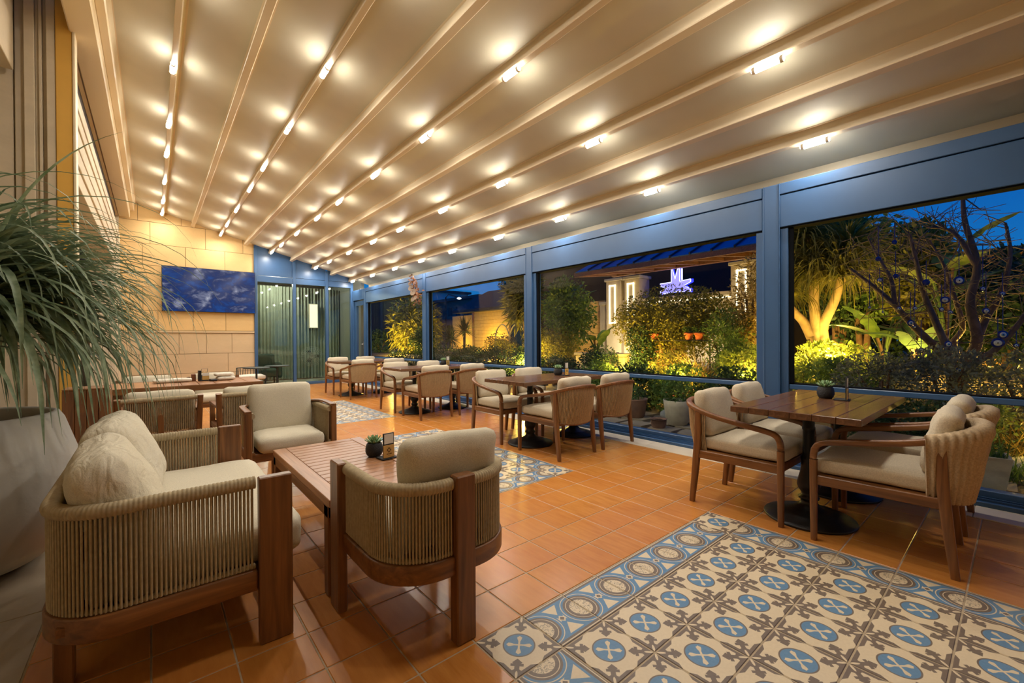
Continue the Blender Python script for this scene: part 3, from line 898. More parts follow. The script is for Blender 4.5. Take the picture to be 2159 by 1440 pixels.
# coffee table with slatted top
ct = thing('coffee_table', 'low slatted teak coffee table in front of the sofa', 'table', (.88, 2.555, 0))
cw, cl = .285, .58
for s in (-1, 1):
    MB().box(s * cw - (.075 if s > 0 else 0), s * cw + (.075 if s < 0 else 0), -cl, cl, .405, .44, .003).build('side_board', TEAKTOP['y'], ct)
    MB().box(s * cw - (.02 if s > 0 else 0), s * cw + (.02 if s < 0 else 0), -cl + .02, cl - .02, .352, .406, .003).build('apron', WOOD['y'], ct)
    for q in (-1, 1):
        MB().box(s * (cw - .03) - .03, s * (cw - .03) + .03, q * (cl - .05) - .03, q * (cl - .05) + .03, 0, .406, .004).build('leg', WOOD['z'], ct)
    MB().box(-cw + .075, cw - .075, s * cl - (.07 if s > 0 else 0), s * cl + (.07 if s < 0 else 0), .405, .44, .003).build('end_board', TEAKTOP['x'], ct)
for s in (-1, 1): MB().box(-cw + .02, cw - .02, s * (cl - .01) - .01, s * (cl - .01) + .01, .352, .406, .003).build('apron', WOOD['x'], ct)
ns = 15; pitch = (2 * cl - .14) / ns
sl = MB().box(-cw + .077, cw - .077, -pitch / 2 + .003, pitch / 2 - .003, .412, .438, .002).mesh('slat'); sl.materials.append(TEAKTOP['x'])
for k in range(ns): obj('slat', sl, None, ct, (0, -cl + .07 + pitch * (k + .5), 0))
MB().box(-.03, .03, -cl + .03, cl - .03, .385, .41).build('bearer', WOOD['y'], ct)

# ================================================================== SUCCULENTS AND MENU STANDS
M_POT = mat_plain('black_ceramic', srgb(26, 25, 26), .55, var=.2, nscale=80, bmp=.6, bscale=240)
M_SOIL = mat_plain('soil', srgb(56, 42, 32), .95, var=.3, nscale=60)
M_SUCC = mat_plain('succulent_green', srgb(128, 158, 112), .5, var=.2, nscale=30)
pot_me = MB().lathe([(.036, 0), (.046, .012), (.052, .03), (.052, .05), (.046, .074), (.042, .080), (.038, .080), (.038, .07)], 24, cap=True).mesh('pot'); pot_me.materials.append(M_POT)
soil_me = MB().lathe([(.0005, .071), (.0385, .071)], 20, cap=False).mesh('soil'); soil_me.materials.append(M_SOIL)
vs = []; fs = []
for i, (y, w, h) in enumerate(((0, .005, 0), (.015, .008, .004), (.032, .0105, .010), (.045, .007, .017), (.052, .001, .022))):
    vs += [(-w, y, h + .001), (0, y, h - .0035), (w, y, h + .001), (0, y, h + .0025)]
for i in range(4):
    for q in range(4): fs.append((i * 4 + q, i * 4 + (q + 1) % 4, i * 4 + 4 + (q + 1) % 4, i * 4 + 4 + q))
leaf_me = MB().add(vs, fs, None, True).mesh('succulent_leaf'); leaf_me.materials.append(M_SUCC)
M_CARD = mat_plain('pale_card', srgb(214, 212, 204), .6)
M_GOLD = mat_plain('brass_plate', srgb(206, 172, 104), .38, .35)
M_INK = mat_plain('dark_ink', srgb(70, 50, 28), .6)
def succulent(loc, label):
    t = thing('succulent', label, 'plant', loc, random.random() * 6, 'potted succulents on the tables')
    obj('pot', pot_me, None, t); obj('soil', soil_me, None, t)
    for ring, (n, tilt, sc) in enumerate(((9, .12, 1.15), (8, .45, 1.05), (6, .8, .85), (4, 1.15, .6))):
        for k in range(n):
            o = obj('leaf', leaf_me, None, t, (0, 0, .074 + .004 * ring), (tilt, 0, 2 * PI * (k + .5 * (ring % 2)) / n)); o.scale = (sc,) * 3
def menu_stand(loc, rz, label):
    t = thing('menu_stand', label, 'menu stand', loc, rz, 'table menu stands')
    MB().box(-.045, .06, -.03, .055, 0, .008, .002).build('base', M_POT, t)
    MB().box(-.036, .036, -.018, -.010, .008, .155, .001).build('upright_panel', M_POT, t)
    MB().box(-.030, .030, -.0195, -.018, .092, .150).build('card', M_CARD, t)
    pl = MB().box(-.036, .036, -.021, -.018, .010, .084, .0005).build('brass_plate', M_GOLD, t)
    em = MB()
    for k in range(4):
        Mk = T(0, -.0215, .055) @ Matrix.Rotation(k * PI / 2, 4, 'Y')
        for a in (-.45, 0, .45):
            em.box(-.0011, .0011, -.0004, .0006, .006, .0155, 0, Mk @ Matrix.Rotation(a, 4, 'Y'))
        em.box(-.004, .004, -.0004, .0006, .0105, .012, 0, Mk)
    em.build('emblem', M_INK, pl)
    tx = MB(); x = -.016
    for wch in (.004, .004, .004, 0, .004, .004, .003, .004):
        if wch:
            tx.box(x, x + .0012, -.0219, -.0209, .029, .0345); tx.box(x, x + wch * .75, -.0219, -.0209, .0333, .0345); tx.box(x + wch * .55, x + wch * .55 + .001, -.0219, -.0209, .029, .0335)
            x += wch + .0008
        else: x += .003
    for k in range(5): tx.box(-.008 + k * .0035, -.006 + k * .0035, -.0219, -.0209, .0222, .0234)
    tx.build('lettering', M_INK, pl)
for (sx, sy, sz), (mx, my, mz), rz, w in (((3.65, .89, .72), (3.61, .775, .72), .1, 'the nearest window table'), ((3.70, 3.55, .72), (3.72, 3.45, .72), .2, 'the second window table'),
                          ((3.80, 6.33, .72), (3.80, 6.22, .72), .2, 'the third window table'), ((1.04, 2.56, .44), (1.075, 2.45, .44), .12, 'the slatted coffee table')):
    succulent((sx, sy, sz), f'green succulent in a black pot on {w}')
    menu_stand((mx, my, mz), rz, f'black menu stand with brass plate on {w}')

# ================================================================== LONG TABLE AT THE LEFT
lt = thing('long_table', 'long teak table in front of the stone wall, with towels on it', 'table', (.29, 5.62, 0))
for k in range(9):
    x0 = -.62 + k * .138; MB().box(x0, x0 + .135, -.36, .36, .69, .72, .003).build('plank', TEAKTOP['y'], lt)
MB().box(-.62, .622, -.378, -.361, .665, .722, .003).build('edge_board', WOOD['x'], lt)
MB().box(-.62, .622, .361, .378, .665, .722, .003).build('edge_board', WOOD['x'], lt)
for s in (-1, 1):
    for q in (-1, 1): MB().box(s * .54 - .035, s * .54 + .035, q * .29 - .035, q * .29 + .035, 0, .69, .004).build('leg', WOOD['z'], lt)
def rope_dining(loc, rz, label):
    t = thing('rope_back_chair', label, 'chair', loc, rz, 'straight rope back chairs at the long table')
    w = .255
    for s in (-1, 1):
        MB().sweep([(s * w, -.25, 0), (s * w, -.23, .35), (s * (w + .012), -.27, .69)], rrect(.02, .03, .006, 3), (0, 1, 0)).build('back_post', WOOD['z'], t)
        MB().box(s * w - .02, s * w + .02, .2, .25, 0, .56, .004).build('front_leg', WOOD['z'], t)
        MB().box(s * w - .022, s * w + .022, -.24, .26, .55, .575, .004).build('arm', WOOD['y'], t)
        MB().box(s * w - .015, s * w + .015, -.22, .2, .34, .39, .003).build('side_rail', WOOD['y'], t)
    MB().box(-w, w, -.25, -.22, .34, .39, .003).build('seat_rail', WOOD['x'], t); MB().box(-w, w, .2, .235, .34, .39, .003).build('seat_rail', WOOD['x'], t)
    n = 36; mb = MB()
    for k in range(n):
        x = -w + .03 + (2 * w - .06) * k / (n - 1); mb.tube([(x, -.235, .37), (x * 1.02, -.275, .66)], .0045, 5)
    tag(mb.build('rope_weave', M_ROPE, t), kind='stuff')
    rp = resample([(-w - .002, -.272, .672), (w + .002, -.272, .672)], 150)
    MB().tube([tuple(p) for p in rp], .020, 10, scale=[.92 if i % 3 == 0 else 1 for i in range(150)]).build('wrapped_rim', M_ROPE, t)
    MB().box(-.02, .02, -.262, -.238, .37, .66, .003).build('centre_slat', WOOD['z'], t)
    MB().pillow(.235, .225, .05, .04, .1, 8, T(0, .01, .435), .002, 1).build('seat_cushion', M_FABRIC, t)
    MB().pillow(.23, .15, .05, .045, .2, 8, T(0, -.195, .59, PI / 2 + .12, 0, 0), .003, 2).build('back_cushion', M_FABRIC, t)
rope_dining((.05, 4.86, 0), 0, 'straight rope back chair behind the sofa, partly under the grass leaves')
rope_dining((.70, 4.80, 0), 0.03, 'straight rope back chair at the right end of the long table')
rope_dining((.62, 6.65, 0), PI, 'cream cushioned chair against the stone wall beyond the long table')
rope_dining((-.05, 6.6, 0), PI, 'cushioned chair beyond the left end of the long table')
M_TOWEL = mat_fabric('towel_white', srgb(226, 220, 206), 200)
for x, y, z, hx, lab in ((.62, 5.70, .7235, .085, 'lower folded white cloth on the right of the long table'), (.60, 5.705, .764, .08, 'upper folded white cloth on the pile on the long table'), (.16, 5.74, .7235, .16, 'long rolled white cloth lying on the long table')):
    t = MB().pillow(hx, .06, .018, .016, .15, 7, T(0, 0, .0185), .002, int(x * 100)).build('folded_cloth', M_TOWEL, None, (x, y, z), (0, 0, .08)); tag(t, lab, 'cloth', 'folded cloths on the long table')
cd = thing('condiment_caddy', 'dark caddy with bottles and a small menu card on the long table', 'caddy', (.43, 5.74, .72), .1)
MB().box(-.05, .05, -.035, .035, 0, .012, .002).build('tray', M_POT, cd)
MB().box(-.052, -.03, -.035, .03, .012, .115, .002).build('napkin_box', M_IRON, cd)
MB().box(-.022, .04, -.034, -.028, .012, .095, .001).build('menu_card', M_GOLD, cd)
MB().box(-.022, .04, -.0355, -.034, .055, .09).build('card', M_CARD, cd)
MB().tube([(-.02, .02, .012), (-.02, .02, .13), (.035, .02, .13), (.035, .02, .012)], .002, 5).build('wire_handle', M_IRON, cd)
for k, x in enumerate((-.008, .022)):
    b_ = MB().lathe([(.012, .012), (.013, .06), (.007, .075), (.007, .085)], 12, T(x, .005, 0)).build('bottle', M_SOIL, cd)
    MB().lathe([(.008, .085), (.008, .097)], 10, T(x, .005, 0)).build('cap', M_TV, b_)
M_LEATHER = mat_plain('brown_leather', srgb(120, 72, 44), .5)
tag(MB().box(-.02, .02, -.025, .025, 0, .075, .004).build('napkin_holder', M_LEATHER, None, (.34, 5.80, .72)), 'small brown napkin holder beside the caddy', 'holder')
tag(MB().pillow(.035, .03, .012, .011, .2, 6, T(0, 0, .012)).build('glasses_case', M_IRON, None, (.50, 5.62, .72), (0, 0, .3)), 'dark rolled cutlery pouch beside the folded cloths', 'pouch')
wb = thing('wooden_stand', 'tall brown wooden stand behind the white planter', 'stand', (-.37, 4.5, 0))
for k in range(4):
    MB().box(-.125 + k * .0627, -.125 + k * .0627 + .0605, -.125, -.10, 0, .80, .003).build('plank', WOOD['z'], wb)
for s in (-1, 1): MB().box(s * .125 - (.025 if s > 0 else 0), s * .125 + (.025 if s < 0 else 0), -.1, .125, 0, .80, .003).build('side_panel', WOOD['z'], wb)
MB().box(-.1, .1, .1, .125, 0, .80, .003).build('rear_panel', WOOD['z'], wb)
MB().box(-.125, .125, -.125, .125, .80, .812, .003).build('top_board', WOOD['x'], wb)
# small round side tables by the partition
M_DGREY = mat_plain('dark_grey_metal', srgb(52, 58, 58), .4, .4)
for x, y, lab in ((2.06, 10.35, 'small round dark side table in front of the partition'), (1.60, 9.9, 'low round dark side table in front of the stone wall')):
    t = thing('side_table', lab, 'table', (x, y, 0), 0, 'round side tables')
    MB().lathe([(.235, .60), (.24, .605), (.24, .615), (.232, .62)], 28).build('table_top', M_DGREY, t)
    MB().lathe([(.018, .02), (.018, .60)], 10).build('column', M_DGREY, t)
    MB().lathe([(.15, 0), (.15, .012), (.03, .022)], 20).build('foot', M_DGREY, t)
pouf = thing('outdoor_armchair', 'grey green wire armchair with pale cushion in front of the partition', 'armchair', (1.62, 10.6, 0), PI)
for k in range(18):
    a = PI * (1.0 + k / 17.0); MB().tube([(.22 * math.cos(a), .22 * math.sin(a), .02), (.29 * math.cos(a), .29 * math.sin(a), .34), (.27 * math.cos(a), .27 * math.sin(a), .58)], .006, 5).build('rod', M_DGREY, pouf)
for r_, z in ((.22, .02), (.29, .34), (.27, .58)):
    MB().tube([(r_ * math.cos(PI * (1 + k / 20)), r_ * math.sin(PI * (1 + k / 20)), z) for k in range(21)], .010, 6).build('hoop', M_DGREY, pouf)
for s in (-1, 1): MB().tube([(s * .24, .2, 0), (s * .26, .0, .34)], .012, 6).build('front_leg', M_DGREY, pouf)
MB().pillow(.24, .23, .05, .04, .15, 8, T(0, .0, .38)).build('seat_cushion', M_TOWEL, pouf)
# behind the glass: pedestal fan, dark armchair, lit wall panel
M_FAN = mat_plain('fan_grey', srgb(176, 178, 172), .5)
fan = thing('pedestal_fan', 'grey pedestal fan behind the glass partition', 'fan', (3.53, 13.2, 0), -.2)
MB().lathe([(.17, 0), (.17, .02), (.03, .04)], 24).build('base', M_FAN, fan); MB().lathe([(.016, .03), (.016, .62)], 10).build('pole', M_FAN, fan)
g = MB()
for k in range(28):
    a = 2 * PI * k / 28; g.tube([(.03 * math.cos(a), -.07, .70 + .03 * math.sin(a)), (.17 * math.cos(a), -.085, .70 + .17 * math.sin(a)), (.28 * math.cos(a), 0, .70 + .28 * math.sin(a))], .005, 4)
for r_ in (.06, .12, .18, .23, .283):
    g.tube([(r_ * math.cos(2 * PI * k / 32), -.085 if r_ < .25 else 0, .70 + r_ * math.sin(2 * PI * k / 32)) for k in range(32)], .004, 5, closed=True)
g.build('guard', M_FAN, fan)
for k in range(3):
    MB().box(.02, .19, -.006, .006, -.05, .05, .003, T(0, -.03, .70) @ Matrix.Rotation(k * 2.094, 4, 'Y') @ Matrix.Rotation(.4, 4, 'X')).build('blade', M_DGREY, fan)
MB().lathe([(.05, -.06), (.06, 0), (.05, .12)], 16, T(0, 0, .70, -PI / 2, 0, 0)).build('motor', M_STEEL, fan)
M_DFAB = mat_fabric('dark_green_fabric', srgb(70, 84, 76))
ac = thing('club_armchair', 'dark green club armchair behind the glass partition', 'armchair', (2.30, 13.1, 0), PI)
MB().pillow(.30, .30, .11, .06, .1, 7, T(0, .02, .30)).build('seat', M_DFAB, ac)
MB().pillow(.30, .22, .08, .06, .1, 7, T(0, -.28, .58, PI / 2, 0, 0)).build('backrest', M_DFAB, ac)
for s in (-1, 1):
    MB().pillow(.06, .3, .20, .05, .05, 7, T(s * .33, 0, .36)).build('armrest', M_DFAB, ac)
    for q in (-.22, .22): MB().lathe([(.018, 0), (.022, .18)], 8, T(s * .28, q, 0)).build('leg', M_IRON, ac)
lp = thing('wall_light', 'tall pale lit panel lamp behind the glass partition', 'lamp', (3.76, 13.85, 1.9))
MB().box(-.13, .13, -.03, .03, -.37, .37, .01).build('frame', M_CREAM, lp)
MB().box(-.11, .11, -.034, -.029, -.35, .35).build('diffuser', mat_emit('panel_glow', (1, .9, .75), .9), lp)
cl_ = thing('ceiling_spot', 'bright round ceiling spot in the room behind the partition', 'lamp', (2.6, 13.2, 2.89))
MB().lathe([(.06, -.02), (.065, 0)], 20).build('ring', M_STEEL, cl_); MB().lathe([(.0005, -.022), (.05, -.022)], 20, cap=False).build('lens', mat_emit('spot_glow', (1, .92, .8), 40.0), cl_)
ll = bpy.data.lights.new('lounge_fill', 'POINT'); ll.energy = 75; ll.color = (1, .95, .84); ll.shadow_soft_size = .05  # added fill so the curtain behind the glass comes out brighter
lo = bpy.data.objects.new('light', ll); COL.objects.link(lo); lo.parent = cl_; lo.location = (0, 0, -.09)

# dried flowers fixed to the window post
M_DRY = mat_leaf('dried_leaf', srgb(110, 72, 52), srgb(170, 120, 90), .8)
M_DRY2 = mat_leaf('dried_disc', srgb(120, 104, 92), srgb(160, 142, 126), .8)
df = thing('dried_flowers', 'brown dried flower arrangement hanging at the window post', 'flowers', (4.22, 8.03, 2.12))
MB().tube(smooth_path([(0, -.05, -.25), (-.02, .05, -.05), (0, .12, .2), (0, .22, .33)], 16), .008, 6).build('wire_stem', M_IRON, df)
mb = MB(); rr = random.Random(3)
for k in range(150):
    t = rr.random(); c = Vector((-.03 + rr.gauss(0, .03), -.12 + .36 * t + rr.gauss(0, .07), -.18 + .44 * t + rr.gauss(0, .09)))
    Mk = Matrix.Translation(c) @ Matrix.Rotation(rr.random() * 6, 4, 'X') @ Matrix.Rotation(rr.random() * 6, 4, 'Z'); s_ = rr.uniform(.018, .045)
    mb.add([(-s_ * .5, 0, 0), (0, -s_, .004), (s_ * .5, 0, 0), (0, s_, .004)], [(0, 1, 2, 3)], Mk)
tag(mb.build('dried_leaves', M_DRY, df), kind='stuff')
for c, r_ in (((-.07, .17, .12), .07), ((-.08, .05, .02), .08), ((-.06, .10, -.12), .06), ((-.05, .24, .22), .055), ((-.07, -.04, -.1), .05)):
    MB().lathe([(.0005, .008), (r_ * .6, .004), (r_, .012)], 14, T(*c, 0, -1.2, .3), cap=False).build('dried_bloom', M_DRY2, df)
# ================================================================== BIG GRASS PLANT IN THE WHITE PLANTER
M_PLANTER = mat_plain('planter_white', srgb(190, 186, 178), .75, var=.05, nscale=8, bmp=.08)
M_GRASS = mat_leaf('grass_leaf', srgb(76, 102, 72), srgb(162, 178, 148), .40, 9.0, .25)
M_BARK = mat_plain('bark', srgb(96, 72, 54), .9, var=.3, nscale=14, bmp=.6, bscale=40)
PLX, PLY = -.80, 3.40
pl = thing('planter', 'large white tapered planter at the left edge', 'planter', (PLX, PLY, 0))
MB().lathe([(.25, 0), (.36, .04), (.45, .13), (.50, .27), (.505, .38), (.48, .55), (.425, .74), (.405, .775), (.388, .78), (.37, .765), (.37, .70)], 56).build('vessel', M_PLANTER, pl)
MB().lathe([(.0005, .715), (.372, .705)], 40, cap=False).build('soil', M_SOIL, pl)
def blade(root, az, el, L, w, droop, n=9, twist=0.0):
    p = Vector(root); ds = L / n; e = el; vs = []; fs = []
    for i in range(n + 1):
        s = i / n; ww = w * (1.0 - s ** 2.2) * min(1, .45 + 3 * s) if s < 1 else .0006
        a = az + twist * s; side = Vector((-math.sin(a), math.cos(a), 0))
        up = Vector((-math.cos(a) * math.sin(e), -math.sin(a) * math.sin(e), math.cos(e)))
        vs += [p + side * ww, p - up * (ww * .35), p - side * ww]
        p = p + Vector((math.cos(a) * math.cos(e), math.sin(a) * math.cos(e), math.sin(e))) * ds
        e = max(-1.45, e - droop * (.35 + 1.1 * s) * ds)
    for i in range(n):
        for k in range(2): fs.append((i * 3 + k, i * 3 + k + 1, i * 3 + 4 + k, i * 3 + 3 + k))
    return vs, fs
gp = thing('grass_palm', 'arching green grass palm with long drooping leaves in the white planter', 'plant', (PLX, PLY, .70))
rr = random.Random(21)
for k in range(4):
    a = k * 1.6 + .4
    MB().tube(smooth_path([(.06 * math.cos(a), .06 * math.sin(a), .0), (.10 * math.cos(a), .10 * math.sin(a), .35), (.20 * math.cos(a), .20 * math.sin(a), .72)], 10), .032, 8, scale=[1.5 - .07 * i for i in range(10)]).build('trunk', M_BARK, gp)
mb = MB(); big = []
heads = [(.0, .0, .84), (.14, -.10, .74), (.05, .22, .80), (-.2, .05, .85), (.2, .12, .66), (.02, -.22, .68)]
for k in range(820):
    hx, hy, hz = heads[k % len(heads)]
    az = rr.uniform(-PI, PI)
    if rr.random() < .55: az = rr.gauss(-.15, .8)
    el = rr.uniform(-.3, 1.1); L = rr.uniform(.5, .98)
    if math.cos(az) > .2: L *= 1.12
    root = (hx + rr.gauss(0, .035), hy + rr.gauss(0, .035), hz + rr.gauss(0, .05) - rr.random() * .12)
    vs, fs = blade(root, az, el, L, rr.uniform(.011, .020), rr.uniform(1.9, 3.4), 9, rr.uniform(-.4, .4))
    mb.add(vs, fs, None, True)
tag(mb.build('foliage', M_GRASS, gp), kind='stuff')
for az, el, L, w, dr in ((-.25, .95, 1.35, .013, 2.2), (.15, .8, 1.4, .013, 2.0), (-.6, 1.0, 1.25, .012, 2.4), (.4, .6, 1.3, .012, 2.3), (-.1, .35, 1.2, .013, 2.6), (-.9, .8, 1.15, .013, 2.6),
                         (-.4, .2, 1.15, .012, 2.6), (.05, 1.1, 1.3, .011, 1.9), (-1.3, .9, 1.1, .012, 2.6), (-.75, .5, 1.1, .012, 2.8), (.7, .9, 1.2, .012, 2.2), (-1.1, 1.15, 1.0, .014, 2.8), (-.5, 1.25, 1.05, .014, 1.0), (-.2, .6, 1.25, .012, 2.9)):
    h_ = heads[rr.randrange(6)]
    MB().add(*blade(h_, az, el, L, w, dr, 12, rr.uniform(-.3, .3)), None, True).build('leaf', M_GRASS, gp)

# ================================================================== GARDEN: GROUND
def ground_h(x, y):
    t = min(1, max(0, (x - 5.9) / 1.5)); return .62 * t * t * (3 - 2 * t) - .03
M_EARTH = mat_plain('garden_earth', srgb(92, 76, 58), .95, var=.35, nscale=5, bmp=.5)
gx = [4.46, 4.9, 5.4, 5.8, 6.1, 6.4, 6.7, 7.0, 7.4, 7.8, 8.5, 10, 13, 20, 35, 90]; gy = [-30, -8, -3, 0, 3, 6, 9, 12, 16, 24, 40, 70, 140]
vs = [(x, y, ground_h(x, y)) for x in gx for y in gy]; ny = len(gy)
fs = [(i * ny + j, (i + 1) * ny + j, (i + 1) * ny + j + 1, i * ny + j + 1) for i in range(len(gx) - 1) for j in range(ny - 1)]
ground = sstruct(MB().add(vs, fs, None, True).build('ground', M_EARTH), 'dark earth of the garden outside the windows')
M_PAVE = mat_stone('paving_stone', srgb(150, 132, 108), .25, .85, 4)
rr = random.Random(5)
for i in range(4):
    for j in range(20):
        x0 = 4.50 + i * .37; y0 = -1.0 + j * .40 + (i % 2) * .17
        q = [(x0 + .02 + rr.uniform(0, .04), y0 + .02 + rr.uniform(0, .05)), (x0 + .35 - rr.uniform(0, .04), y0 + rr.uniform(.01, .06)), (x0 + .36 - rr.uniform(0, .05), y0 + .38 - rr.uniform(0, .05)), (x0 + .18, y0 + .39 - rr.uniform(0, .03)), (x0 + rr.uniform(.01, .05), y0 + .37 - rr.uniform(0, .06))]
        MB().prism(q, -.028, -.012 + rr.uniform(0, .014)).build('paving_stone', M_PAVE, ground)
M_ROCK = mat_plain('pale_rock', srgb(176, 174, 168), .9, var=.25, nscale=6, bmp=.5)
for x, y, s, lab in ((5.55, .02, .17, 'pale grey rock outside, behind the square planter'), (5.5, -.30, .13, 'pale rock at the right edge outside the window'), (5.25, .18, .09, 'small pale rock outside beside the square planter'), (5.9, 3.35, .14, 'flat pale rock behind the bowl outside')):
    me = MB().pillow(s, s * .8, s * .5, s * .4, .1, 5, None, s * .12, int(s * 1000)); o = me.build('rock', M_ROCK, None, (x, y, s * .3 - .03), (0, 0, x)); tag(o, lab, 'rock', 'rocks outside')

# ------------------------------------------------------------------ foliage helpers
def foliage_mesh(pts, nrm, L, W, rg, droop=0.0):
    n = len(pts); d = rg.normal(size=(n, 3)) + nrm * .9; d[:, 2] -= droop
    d /= np.linalg.norm(d, axis=1)[:, None] + 1e-9
    r = rg.normal(size=(n, 3)); s = np.cross(d, r); s /= np.linalg.norm(s, axis=1)[:, None] + 1e-9
    k = rg.uniform(.6, 1.25, (n, 1)); up = np.cross(s, d)
    V = np.empty((n, 4, 3)); V[:, 0] = pts; V[:, 1] = pts + d * L * .45 * k + s * W * k; V[:, 2] = pts + d * L * k - up * L * .12 * k; V[:, 3] = pts + d * L * .45 * k - s * W * k
    return V.reshape(-1, 3)
def quads_mesh(name, V):
    n = len(V) // 4; me = bpy.data.meshes.new(name)
    me.vertices.add(n * 4); me.vertices.foreach_set('co', V.astype(np.float32).ravel())
    me.loops.add(n * 4); me.loops.foreach_set('vertex_index', np.arange(n * 4, dtype=np.int32))
    me.polygons.add(n); me.polygons.foreach_set('loop_start', np.arange(0, n * 4, 4, dtype=np.int32))
    me.update(calc_edges=True); me.validate(); return me
def cloud(n, rad, rg, clumps=26):
    c = rg.normal(size=(clumps, 3)); c /= np.linalg.norm(c, axis=1)[:, None]; c *= rg.uniform(.45, .92, (clumps, 1)) ; 
    i = rg.integers(0, clumps, n); p = c[i] + rg.normal(size=(n, 3)) * .22
    l = np.linalg.norm(p, axis=1); p = np.where((l > 1.05)[:, None], p / l[:, None] * 1.05, p)
    nr = p / (np.linalg.norm(p, axis=1)[:, None] + 1e-6)
    return p * np.array(rad), nr
LEAF = {'green': mat_leaf('leaf_green', srgb(58, 88, 40), srgb(126, 150, 74), .5, 4.0),
        'olive': mat_leaf('leaf_olive', srgb(86, 92, 36), srgb(160, 150, 66), .55, 4.0),
        'dark': mat_leaf('leaf_dark', srgb(34, 54, 36), srgb(74, 96, 62), .55, 4.0),
        'grey': mat_leaf('leaf_grey', srgb(66, 74, 64), srgb(122, 126, 112), .6, 6.0),
        'bright': mat_leaf('leaf_bright', srgb(92, 118, 40), srgb(170, 176, 84), .5, 4.0),
        'straw': mat_leaf('leaf_straw', srgb(122, 104, 50), srgb(178, 152, 84), .6, 6.0)}
def bush(label, base, ctr_z, rad, n, mat, leaf=(.06, .016), cat='shrub', name='shrub', trunk=.02, seed=0, group='garden shrubs', droop=0.0, stems=5, clumps=26):
    rg = np.random.default_rng(seed + 100); x, y, z = base
    t = thing(name, label, cat, base, 0, group)
    p, nr = cloud(n, rad, rg, clumps); p[:, 2] += ctr_z - z
    p[:, 2] = np.maximum(p[:, 2], .01)
    tag(obj('foliage', quads_mesh('foliage', foliage_mesh(p, nr, leaf[0], leaf[1], rg, droop)), LEAF[mat], t), kind='stuff')
    rs = random.Random(seed)
    for k in range(stems):
        a = 2 * PI * k / stems + rs.random(); r1, r2 = rad[0] * rs.uniform(.2, .6), rad[1] * rs.uniform(.2, .6); h_ = (ctr_z - z) + rad[2] * rs.uniform(0, .5)
        MB().tube(smooth_path([(.04 * math.cos(a), .04 * math.sin(a), -.03), (r1 * .4 * math.cos(a), r2 * .4 * math.sin(a), h_ * .5), (r1 * math.cos(a), r2 * math.sin(a), h_)], 8), trunk, 6, scale=[1.3 - .11 * i for i in range(8)]).build('stem', M_BARK, t)
    return t
def tuft(label, base, n, L, w, mat, el=(.5, 1.4), droop=1.6, name='grass_tuft', cat='grass', group='garden grasses', seed=0, spread=.06):
    t = thing(name, label, cat, base, 0, group); rs = random.Random(seed); mb = MB()
    for k in range(n):
        vs, fs = blade((rs.gauss(0, spread), rs.gauss(0, spread), 0), rs.uniform(-PI, PI), rs.uniform(*el), L * rs.uniform(.6, 1.15), w * rs.uniform(.7, 1.2), droop * rs.uniform(.6, 1.4), 6)
        mb.add(vs, fs, None, True)
    tag(mb.build('blades', LEAF[mat], t), kind='stuff'); return t
def big_leaf(L, W, n=8, seed=0, split=True):
    """banana-like blade with torn edges"""
    rs = random.Random(seed); vs = []; fs = []
    for i in range(n + 1):
        s = i / n; w = W * math.sin(PI * min(1, .08 + .92 * s)) ** .6; w = max(.004, w * (rs.uniform(.7, 1.1) if split else 1)); z = .30 * L * (s - s * s * 1.5)
        vs += [(s * L, -w, z - .25 * w), (s * L, 0, z), (s * L, w, z - .25 * w)]
    for i in range(n):
        for k in range(2): fs.append((i * 3 + k, i * 3 + k + 1, i * 3 + 4 + k, i * 3 + 3 + k))
    return MB().add(vs, fs, None, True)
def banana(label, base, h, n, L, W, mat, seed=0):
    t = thing('banana_plant', label, 'plant', base, 0, 'broad leaved garden plants'); rs = random.Random(seed)
    for k in range(n):
        a = 2 * PI * k / n + rs.random() * .6; hh = h * rs.uniform(.6, 1.0)
        MB().tube(smooth_path([(0, 0, 0), (.04 * math.cos(a), .04 * math.sin(a), hh * .6), (.16 * math.cos(a), .16 * math.sin(a), hh)], 8), .02, 6).build('stalk', M_BARK if k % 3 == 0 else LEAF['green'], t)
        o = big_leaf(L * rs.uniform(.7, 1.1), W, 9, seed * 20 + k).build('leaf', LEAF[mat], t, (.16 * math.cos(a), .16 * math.sin(a), hh), (0, -rs.uniform(.2, .9), a))
    return t
def spot(loc, power, label, color=GARDEN_COLOR, aim=None, size=.05):
    t = thing('garden_spotlight', label, 'lamp', loc, 0, 'garden spotlights')
    MB().lathe([(.006, -.12), (.012, -.02), (.03, -.01), (.036, .05), (.034, .052)], 14).build('housing', M_GASKET, t)
    MB().lathe([(.0005, .046), (.032, .046)], 14, cap=False).build('lens', M_SPOT, t)
    ld = bpy.data.lights.new('garden_light', 'POINT'); ld.energy = power * GARDEN_GAIN; ld.color = color; ld.shadow_soft_size = size
    lo = bpy.data.objects.new('light', ld); COL.objects.link(lo); lo.parent = t; lo.location = (0, 0, .11)
M_SPOT = mat_emit('spot_lens', (1, .75, .3), 18.0)

